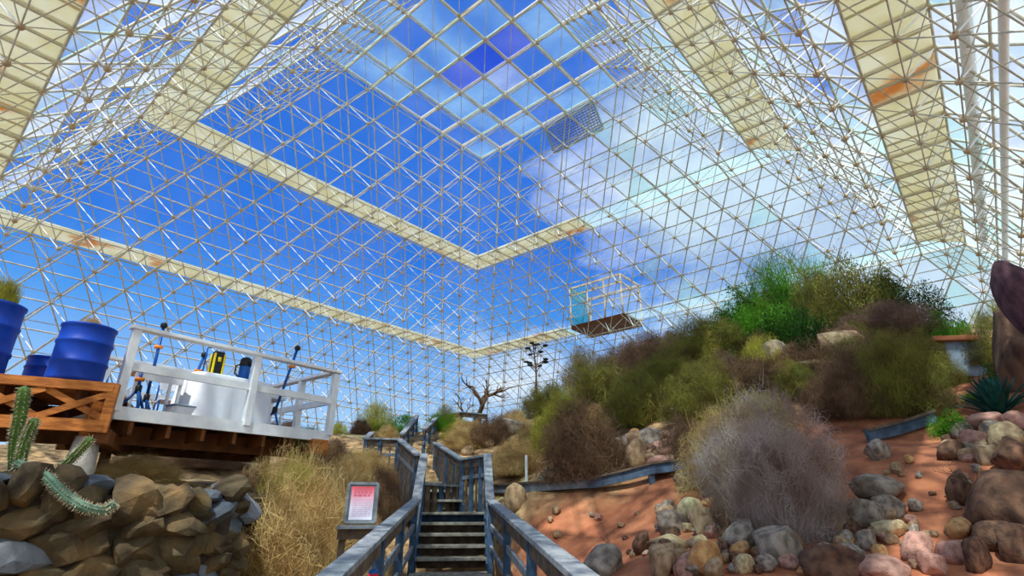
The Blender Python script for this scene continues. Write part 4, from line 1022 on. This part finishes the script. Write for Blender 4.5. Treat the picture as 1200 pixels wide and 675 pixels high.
P_ = [
 # foreground
 (918,632,225,196,'tumble','silver','huge silvery grey dry tumble shrub standing over the rubble in the right foreground'),
 (855,572,130,110,'tangle','straw','pale straw-yellow fringe shrub at the upper left of the silvery shrub'),
 (880,545,150,95,'twig','yellow','yellow-green twiggy shrub just behind the top of the silvery shrub'),
 (352,730,215,195,'tangle','straw','large straw-coloured grass clump in front of the stairs at the left'),
 (330,700,140,160,'tangle','yellow','yellow-green wispy grass at the left side of the big straw clump'),
 (448,618,56,80,'tangle','brown','dark brown dry brush in the shade behind the sign'),
 (425,566,90,44,'tangle','straw','straw brush below the left end of the second landing'),
 (395,665,100,125,'tangle','straw','dry straw grass just left of the sign'),
 (340,640,150,125,'wispy','straw','dry grass tops below the right end of the platform'),
 (408,600,80,72,'tangle','straw','brown dry grass mound beneath the second landing'),
 (380,575,100,56,'tangle','straw','pale dry grass between the platform and second landing'),
 (262,640,50,76,'tangle','brown','dark dry tuft at the right end of the stone wall'),
 # middle right slope
 (685,562,130,105,'dense','brown','broad brown-green shrub above the retaining board left of the upper stones'),
 (660,530,95,75,'twig','yellow','yellow-green shrub above the blue agave'),
 (748,498,100,70,'twig','olive','olive shrub directly above the upper stone pile'),
 (800,540,70,60,'twig','brown','brown wiry shrub between the upper stones and silvery shrub'),
 (830,490,120,75,'dense','olive','olive brown shrub mid slope behind the yellow-green fringe'),
 (1062,484,116,112,'dense','olive','tall dark olive shrub above the dark blue board'),
 (990,488,105,76,'dense','brown','brown shrub right behind the silvery shrub'),
 (1025,465,130,85,'twig','brown','wiry brown shrub under the tan cliff'),
 (1115,512,56,42,'leaf','green','bright green leafy bush left of the right-hand stone pile'),
 (1140,470,40,24,'fine','green','small green plants below the pale blue panel box'),
 # hill
 (700,480,120,75,'twig','olive','olive shrub on the left flank of the hill above the brown-green shrub'),
 (640,485,70,45,'twig','olive','low olive shrub left of the hill near the far boulders'),
 (690,455,70,62,'wispy','mauve','mauve wispy shrub on the left shoulder of the hill'),
 (730,440,80,50,'twig','mauve','mauve brown shrub below the glazed box'),
 (765,440,100,62,'dense','brown','brown shrub right of the glazed box'),
 (780,465,110,60,'dense','olive','olive shrub in the middle of the left hill flank'),
 (830,430,130,70,'dense','olive','dark olive shrub under the bright green one'),
 (880,470,120,60,'dense','brown','brown heathery shrub on the middle of the hill'),
 (885,408,140,92,'fine','green','large bright green shrub at the top left of the hill'),
 (850,370,70,50,'fine','green','bright green lower shrub at the left end of the crest'),
 (920,365,130,115,'wispy','green','tall feathery pale green tree top rising above the crest'),
 (960,345,80,70,'wispy','olive','feathery olive shrub on the crest centre'),
 (915,385,110,60,'dense','brown','rusty brown shrub top along the crest'),
 (940,400,100,75,'fine','dark','dark green shrub in the middle of the crest'),
 (1012,380,110,108,'fine','olive','dark green tree crown at the right part of the crest'),
 (1025,345,70,70,'leaf','dark','dark leafy crown at the highest point of the hill'),
 (1065,385,110,75,'fine','dark','dense dark green bush right of the hill top'),
 (1115,415,70,60,'leaf','green','bright dark-green bush right behind the panel box'),
 (1040,400,130,55,'dense','mauve','mauve grey shrub below the dark crowns'),
 (950,440,110,50,'twig','brown','brown shrub below the dark yucca'),
 (1010,440,100,55,'dense','olive','olive shrub right of the tan cliff'),
 (1085,455,90,80,'dense','olive','olive brown shrub left of the panel box'),
 (900,440,70,55,'twig','yellow','yellow-green shrub left of the grey hill boulder'),
 (835,470,90,60,'dense','olive','deep olive shrub left of the hill centre'),
 (1175,425,90,80,'fine','olive','olive and yellow shrub at the right edge above the dark agave'),
 (1180,385,80,45,'wispy','yellow','yellowish branches at the right edge behind the purple boulder'),
 (1190,450,60,60,'fine','dark','dark green shrub at the right edge beside the agave'),
 # far left of the hill
 (440,508,60,42,'wispy','yellow','yellow-green tuft left of the third flight of stairs'),
 (470,500,70,26,'fine','green','low green bush beyond the second landing'),
 (512,490,50,38,'fine','green','green bush beyond the third flight'),
 (522,498,46,34,'wispy','olive','olive tuft just right of the third flight'),
 (545,525,60,36,'tangle','straw','straw tuft right of the landing railing'),
 (575,520,70,40,'twig','brown','brown shrub beyond the boardwalk end'),
 (610,555,90,45,'tangle','straw','dry straw shrub behind the white stake'),
 (650,510,60,40,'wispy','yellow','yellow-green shrub above the far boulders'),
 (560,560,50,30,'tangle','brown','brown dry grass behind the first landing'),
 (625,530,60,40,'twig','straw','pale dry shrub in front of the far boulders'),
 (160,560,110,36,'tangle','straw','straw-coloured grass bank behind the platform shadow'),
 (240,548,110,26,'tangle','brown','low dry grass bank under the platform'),
 (360,520,40,28,'fine','dark','dark bush seen through the railing at the right of the platform'),
 (330,505,60,24,'twig','brown','brown shrub top seen through the platform railing'),
]
for e in P_: plant(*e)
def cover(n, x0, y0, x1, y1, kinds, label, group, sz):
    for _ in range(n):
        k, m = R.choice(kinds); s = R.uniform(*sz); x = R.uniform(x0,x1); y = R.uniform(y0,y1)
        plant(x, y, s*1.4, s, k, m, label, group=group, name='low_shrub' if k != 'grass' else 'grass_tuft')
cover(26, 700, 400, 1110, 490, [('dense','olive'),('dense','brown'),('twig','brown'),('twig','olive'),('dense','mauve')], 'low scrub plant filling the gaps on the upper hillside', 'low scrub on the upper hillside', (28,48))
cover(12, 590, 490, 700, 540, [('twig','straw'),('twig','olive'),('tangle','straw')], 'low scrub plant on the slope behind the far boulders', 'low scrub behind the boardwalk', (18,30))
cover(10, 390, 500, 560, 525, [('tangle','straw'),('tangle','brown'),('wispy','yellow')], 'low dry tuft on the slope behind the stairs', 'dry tufts behind the stairs', (12,24))
cover(16, 270, 560, 440, 690, [('tangle','straw'),('twig','straw'),('tangle','brown')], 'dry grass tuft in the bank between stone wall and stairs', 'dry grass tufts by the stairs', (40,70))
# planted drums
for T, n_, lab in ((T3,.42,'pale grassy plant growing from the drum at the left edge'),(T1,.20,'small dry reddish tuft on top of the right-hand drum')):
    me = plant_mesh('grass', 1, 'straw' if n_ < .3 else 'yellow'); o = bpy.data.objects.new('potted_grass', me); COL.objects.link(o); o.location = T; o.scale = (n_*1.1,n_*1.1,n_); tag(o, lab, 'plant')
# cacti
def cactus(pts, rad, label, m='cactus', ribs=9):
    pts = [Vector(p) for p in pts]; o0 = pts[0]; mb = MB(); vs = []; n = ribs*4
    # resample smooth
    P = []; K = 8
    for i in range(len(pts)-1):
        p0 = pts[max(i-1,0)]; p1 = pts[i]; p2 = pts[i+1]; p3 = pts[min(i+2,len(pts)-1)]
        for k in range(K):
            t = k/K; P.append(.5*((2*p1)+(p2-p0)*t+(2*p0-5*p1+4*p2-p3)*t*t+(-p0+3*p1-3*p2+p3)*t**3))
    P.append(pts[-1]); N_ = len(P)
    L = sum((P[i+1]-P[i]).length for i in range(N_-1)); acc = 0; prev = None
    for i, p in enumerate(P):
        if i: acc += (P[i]-P[i-1]).length
        d = (P[min(i+1,N_-1)]-P[max(i-1,0)]).normalized()
        if prev is None: a = d.cross(Vector((.3,1,.2))).normalized()
        else: a = (prev-d*prev.dot(d)).normalized()
        prev = a; b = d.cross(a); e = min(1, math.sqrt(max(.0, 1-((acc-(L-rad*1.1))/(rad*1.1))**2))) if acc > L-rad*1.1 else 1
        for k in range(n):
            t = 2*PI*k/n; r = rad*max(e,.06)*(1+.16*math.cos(ribs*t)); vs.append(p-o0+(a*math.cos(t)+b*math.sin(t))*r)
    fs = [(i*n+k, i*n+(k+1)%n, (i+1)*n+(k+1)%n, (i+1)*n+k) for i in range(N_-1) for k in range(n)]+[tuple(range((N_-1)*n, N_*n))]
    mb.add(vs, fs); root = mb.build('columnar_cactus', M[m], None, True); root.location = o0; tag(root, label, 'cactus')
    sp = MB(); rr = random.Random(3)
    for i in range(1, N_-1, 1):
        for k in range(0, ribs):
            v = Vector(vs[i*n+k*4]); c = P[i]-o0; out = (v-c).normalized()
            for _ in range(3):
                q = (out+unit(rr)*.7).normalized()*.028; s_ = out.cross(q).normalized()*.0022 if out.cross(q).length > 1e-4 else Vector((.002,0,0)); sp.add([v-s_, v+s_, v+q], [(0,1,2)])
    o = sp.build('spines', M['beige'], root); o['kind'] = 'stuff'
Z = lambda x,y,d: W(x,y,d)
cactus([Z(17,550,4.3), Z(18,520,4.3), Z(23,490,4.3), Z(29,452,4.3)], .038, 'tall upright green cactus column in front of the orange deck')
cactus([Z(22,550,4.2), Z(27,530,4.2), Z(33,510,4.2), Z(42,490,4.2)], .031, 'shorter green cactus arm right of the tall column')
cactus([Z(62,560,4.3), Z(75,546,4.3), Z(92,530,4.3), Z(108,513,4.3)], .028, 'slanting green cactus arm crossing the concrete pier')
cactus([Z(20,543,4.15), Z(50,556,4.1), Z(74,578,4.05), Z(98,594,4.05), Z(122,598,4.15), Z(136,588,4.2)], .031, 'long blue-green cactus sprawling down over the stone wall', 'cactus_blue')
cactus([Z(54,600,4.2), Z(55,585,4.15), Z(56,570,4.15), Z(58,555,4.15)], .03, 'short dull blue-green cactus stub rising from the wall top', 'cactus_blue')
# agaves and yuccas
def agave(px, py, w, h, n, m, label, lo=2.2, spread=1.1, pos=None):
    base, t = hit(px, py, lo) if pos is None else pos; s = t/F_PX; L = h*s; mb = MB(); rr = random.Random(px)
    for i in range(n):
        a = i*2.399; e = (.25+1.25*(i/n)) if spread > 1 else .5+1.0*i/n; ln = L*rr.uniform(.8,1.05); d = Vector((math.cos(a)*math.cos(e)*w/h*.75, math.sin(a)*math.cos(e)*w/h*.75, math.sin(e)))
        sd = Vector((-math.sin(a), math.cos(a), 0)); nn = d.cross(sd).normalized(); rows = []; wd = L*.085
        for j, (t_, w_) in enumerate(((0,.7),(.3,1),(.6,.8),(.85,.4),(1,.02))):
            c = d*ln*t_+Vector((0,0,ln*.12*math.sin(t_*PI*.7))); rows += [c-sd*wd*w_-nn*wd*w_*.25, c+nn*wd*.15, c+sd*wd*w_-nn*wd*w_*.25]
        fs = []
        for j in range(4):
            q = j*3; fs += [(q,q+1,q+4,q+3),(q+1,q+2,q+5,q+4)]
        mb.add(rows+[r-nn*wd*.12 for r in rows], fs+[tuple(x+15 for x in f)[::-1] for f in fs])
    o = mb.build('agave', M[m], None); o.location = base-Vector((0,0,.02)); tag(o, label, 'agave')
agave(1172,486,56,46,46,'agave_dark','dark teal spiky agave above the right-hand stone pile')
agave(645,568,30,22,34,'agave_blue','small blue-green agave beside the white stake')
agave(951,430,46,42,40,'l_dark','dark spiky yucca on the hill left of the tan cliff')
agave(965,408,32,34,34,'l_dark','small upright yucca just above the dark spiky one')
agave(745,470,26,22,30,'l_green','pale green agave rosette high on the left hill flank')
agave(715,470,26,20,30,'l_yellow','yellowish agave rosette left of the pale green one')
# bare trees and the flower stalk
def branchy(px, py, h, label, name='bare_tree', th=.06, lo=2.2, lean=0, seed=1, levels=3, pos=None, leaf=None):
    base, t = hit(px, py, lo) if pos is None else pos; H = h*t/F_PX; rr = random.Random(seed); mb = MB(); tips = []
    def grow(p, d, L, r, lv):
        q = [p]; dd = d.copy()
        for k in range(4):
            dd = (dd+unit(rr)*.28+Vector((0,0,.08))).normalized(); q.append(q[-1]+dd*L/4)
        mb.tube(q, [r*(1-.13*k) for k in range(5)], 6)
        if lv == 0: tips.append(q[-1]); return
        for k in range(3):
            j = rr.choice((2,3,4)); grow(q[j], (dd+unit(rr)*.85).normalized(), L*.62, r*.5, lv-1)
    grow(Vector((0,0,-.1)), Vector((lean,0,1)).normalized(), H*.5, th, levels)
    o = mb.build(name, M['bark'], None, True); o.location = base; tag(o, label, 'tree')
    if leaf:
        lb = MB()
        for tp in tips:
            for _ in range(26):
                c = tp+unit(rr)*H*.10*rr.random(); a = unit(rr)*.05; b = unit(rr)*.02; lb.add([c-a, c+b, c+a, c-b], [(0,1,2,3)])
        f = lb.build('foliage', M[leaf], o); f['kind'] = 'stuff'
branchy(560,494,84,'small bare brown tree behind the boardwalk near the far corner', lo=12, seed=4, th=.16)
branchy(690,470,50,'thin bare shrub tree below the glazed box', 'bare_shrub', seed=8, th=.05)
branchy(1040,345,66,'branching tree rising at the hill crest under the cream ledge','leafy_tree', seed=9, th=.09, leaf='l_dark')
branchy(915,360,88,'slender feathery green tree above the crest', 'leafy_tree', seed=12, th=.05, leaf='l_green')
branchy(868,350,60,'slender light green sapling at the left of the crest', 'leafy_tree', seed=13, th=.04, leaf='l_green')
branchy(540,492,48,'thin leafless sapling left of the small bare tree', 'bare_tree', lo=12, seed=21, th=.06)
branchy(1150,600,80,'dry twiggy branch on the shaded brown mound at the lower right','dry_branch', seed=15, th=.012)
branchy(715,650,38,'thin dry stem standing on the grey mound near the rail','dry_branch', seed=16, th=.012, levels=1)
# flower stalk with dark seed clusters
b_, t_ = hit(629,478, 12); s = t_/F_PX; root = empty('agave_flower_stalk', b_); tag(root, 'tall thin stalk with dark seed clusters against the sky left of the glazed box', 'flower stalk')
MB().tube([(0,0,-.1),(0,0,50*s),(-.1,0,88*s)], [.05,.035,.02], 8).build('stem', M['bark'], root)
rr = random.Random(5)
for k in range(14):
    z = (56+rr.uniform(0,32))*s; dx = rr.uniform(-13,13)*s; dy = rr.uniform(-10,10)*s; mb = MB(); mb.tube([(0,0,z-.25),(dx,dy,z)], .018, 5); mb.build('side_stem', M['bark'], root)
    me = rock_mesh(k+40, .6, 1); o = link('seed_cluster', me, M['black'], root); o.location = (dx,dy,z); q = rr.uniform(4,6)*s; o.scale = (q*1.4,q*1.2,q)
# ------------------------------------------------------------------ sky and sun
w = bpy.data.worlds.new('sky'); SC.world = w; w.use_nodes = True; nt = w.node_tree; N = nt.nodes; L = nt.links
bg = N['Background']; tc = N.new('ShaderNodeTexCoord'); sp = N.new('ShaderNodeSeparateXYZ'); L.new(tc.outputs['Generated'], sp.inputs[0])
def math_(op, a, b=None, c=None):
    m = N.new('ShaderNodeMath'); m.operation = op
    for i, x in enumerate((a,b,c)):
        if x is None: continue
        if isinstance(x, (int,float)): m.inputs[i].default_value = x
        else: L.new(x, m.inputs[i])
    return m.outputs[0]
def ramp(f, st):
    c = N.new('ShaderNodeValToRGB'); e = c.color_ramp.elements; e[0].position, e[0].color = st[0][0], (*s2l(st[0][1]),1); e[1].position, e[1].color = st[-1][0], (*s2l(st[-1][1]),1)
    for p, q in st[1:-1]: x = e.new(p); x.color = (*s2l(q),1)
    L.new(f, c.inputs[0]); return c.outputs[0]
blue = ramp(sp.outputs[2], [(0,(205,228,250)),(.14,(160,204,246)),(.30,(64,150,234)),(.42,(24,114,220)),(.75,(14,100,208)),(1,(30,120,218))])
# clouds: denser low and to the right; unseen ones behind added as fill
mp = N.new('ShaderNodeMapping'); mp.inputs['Scale'].default_value = (1.6,1.6,3.2); L.new(tc.outputs['Generated'], mp.inputs[0])
nz = N.new('ShaderNodeTexNoise'); nz.inputs['Scale'].default_value = 2.1; nz.inputs['Detail'].default_value = 9; nz.inputs['Roughness'].default_value = .6; L.new(mp.outputs[0], nz.inputs['Vector'])
dens = math_('ADD', math_('ADD', nz.outputs['Fac'], math_('MULTIPLY', sp.outputs[0], .46)), math_('MULTIPLY', sp.outputs[1], -.26))
low = math_('MULTIPLY', math_('MAXIMUM', math_('SUBTRACT', .44, sp.outputs[2]), 0), .85)
dens = math_('SUBTRACT', math_('ADD', dens, low), math_('MULTIPLY', math_('MAXIMUM', math_('SUBTRACT', sp.outputs[2], .52), 0), .55))
dens = math_('ADD', dens, .06)
cd_ = ray(730,170).normalized(); dt = N.new('ShaderNodeVectorMath'); dt.operation = 'DOT_PRODUCT'; L.new(tc.outputs['Generated'], dt.inputs[0]); dt.inputs[1].default_value = cd_
dens = math_('ADD', dens, math_('MULTIPLY', math_('MAXIMUM', math_('SUBTRACT', dt.outputs['Value'], .955), 0), 6.0))
mr = N.new('ShaderNodeMapRange'); mr.inputs[1].default_value = .47; mr.inputs[2].default_value = .74; L.new(dens, mr.inputs[0])
mx = N.new('ShaderNodeMix'); mx.data_type = 'RGBA'; L.new(mr.outputs[0], mx.inputs[0]); L.new(blue, mx.inputs[6]); mx.inputs[7].default_value = (.80,.90,1.0,1)
L.new(mx.outputs[2], bg.inputs[0]); bg.inputs[1].default_value = .95
sun = bpy.data.lights.new('sun', 'SUN'); sun.energy = 4.6; sun.color = (1,.965,.90); sun.angle = .012
so = bpy.data.objects.new('sun', sun); COL.objects.link(so)
sd = Vector((-.22,-.62,1.0)).normalized(); so.rotation_euler = sd.to_track_quat('Z','Y').to_euler()
SC.view_settings.view_transform = 'Standard'; SC.view_settings.look = 'None'; SC.view_settings.gamma = 1; SC.view_settings.exposure = .25
SC.view_settings.use_curve_mapping = False
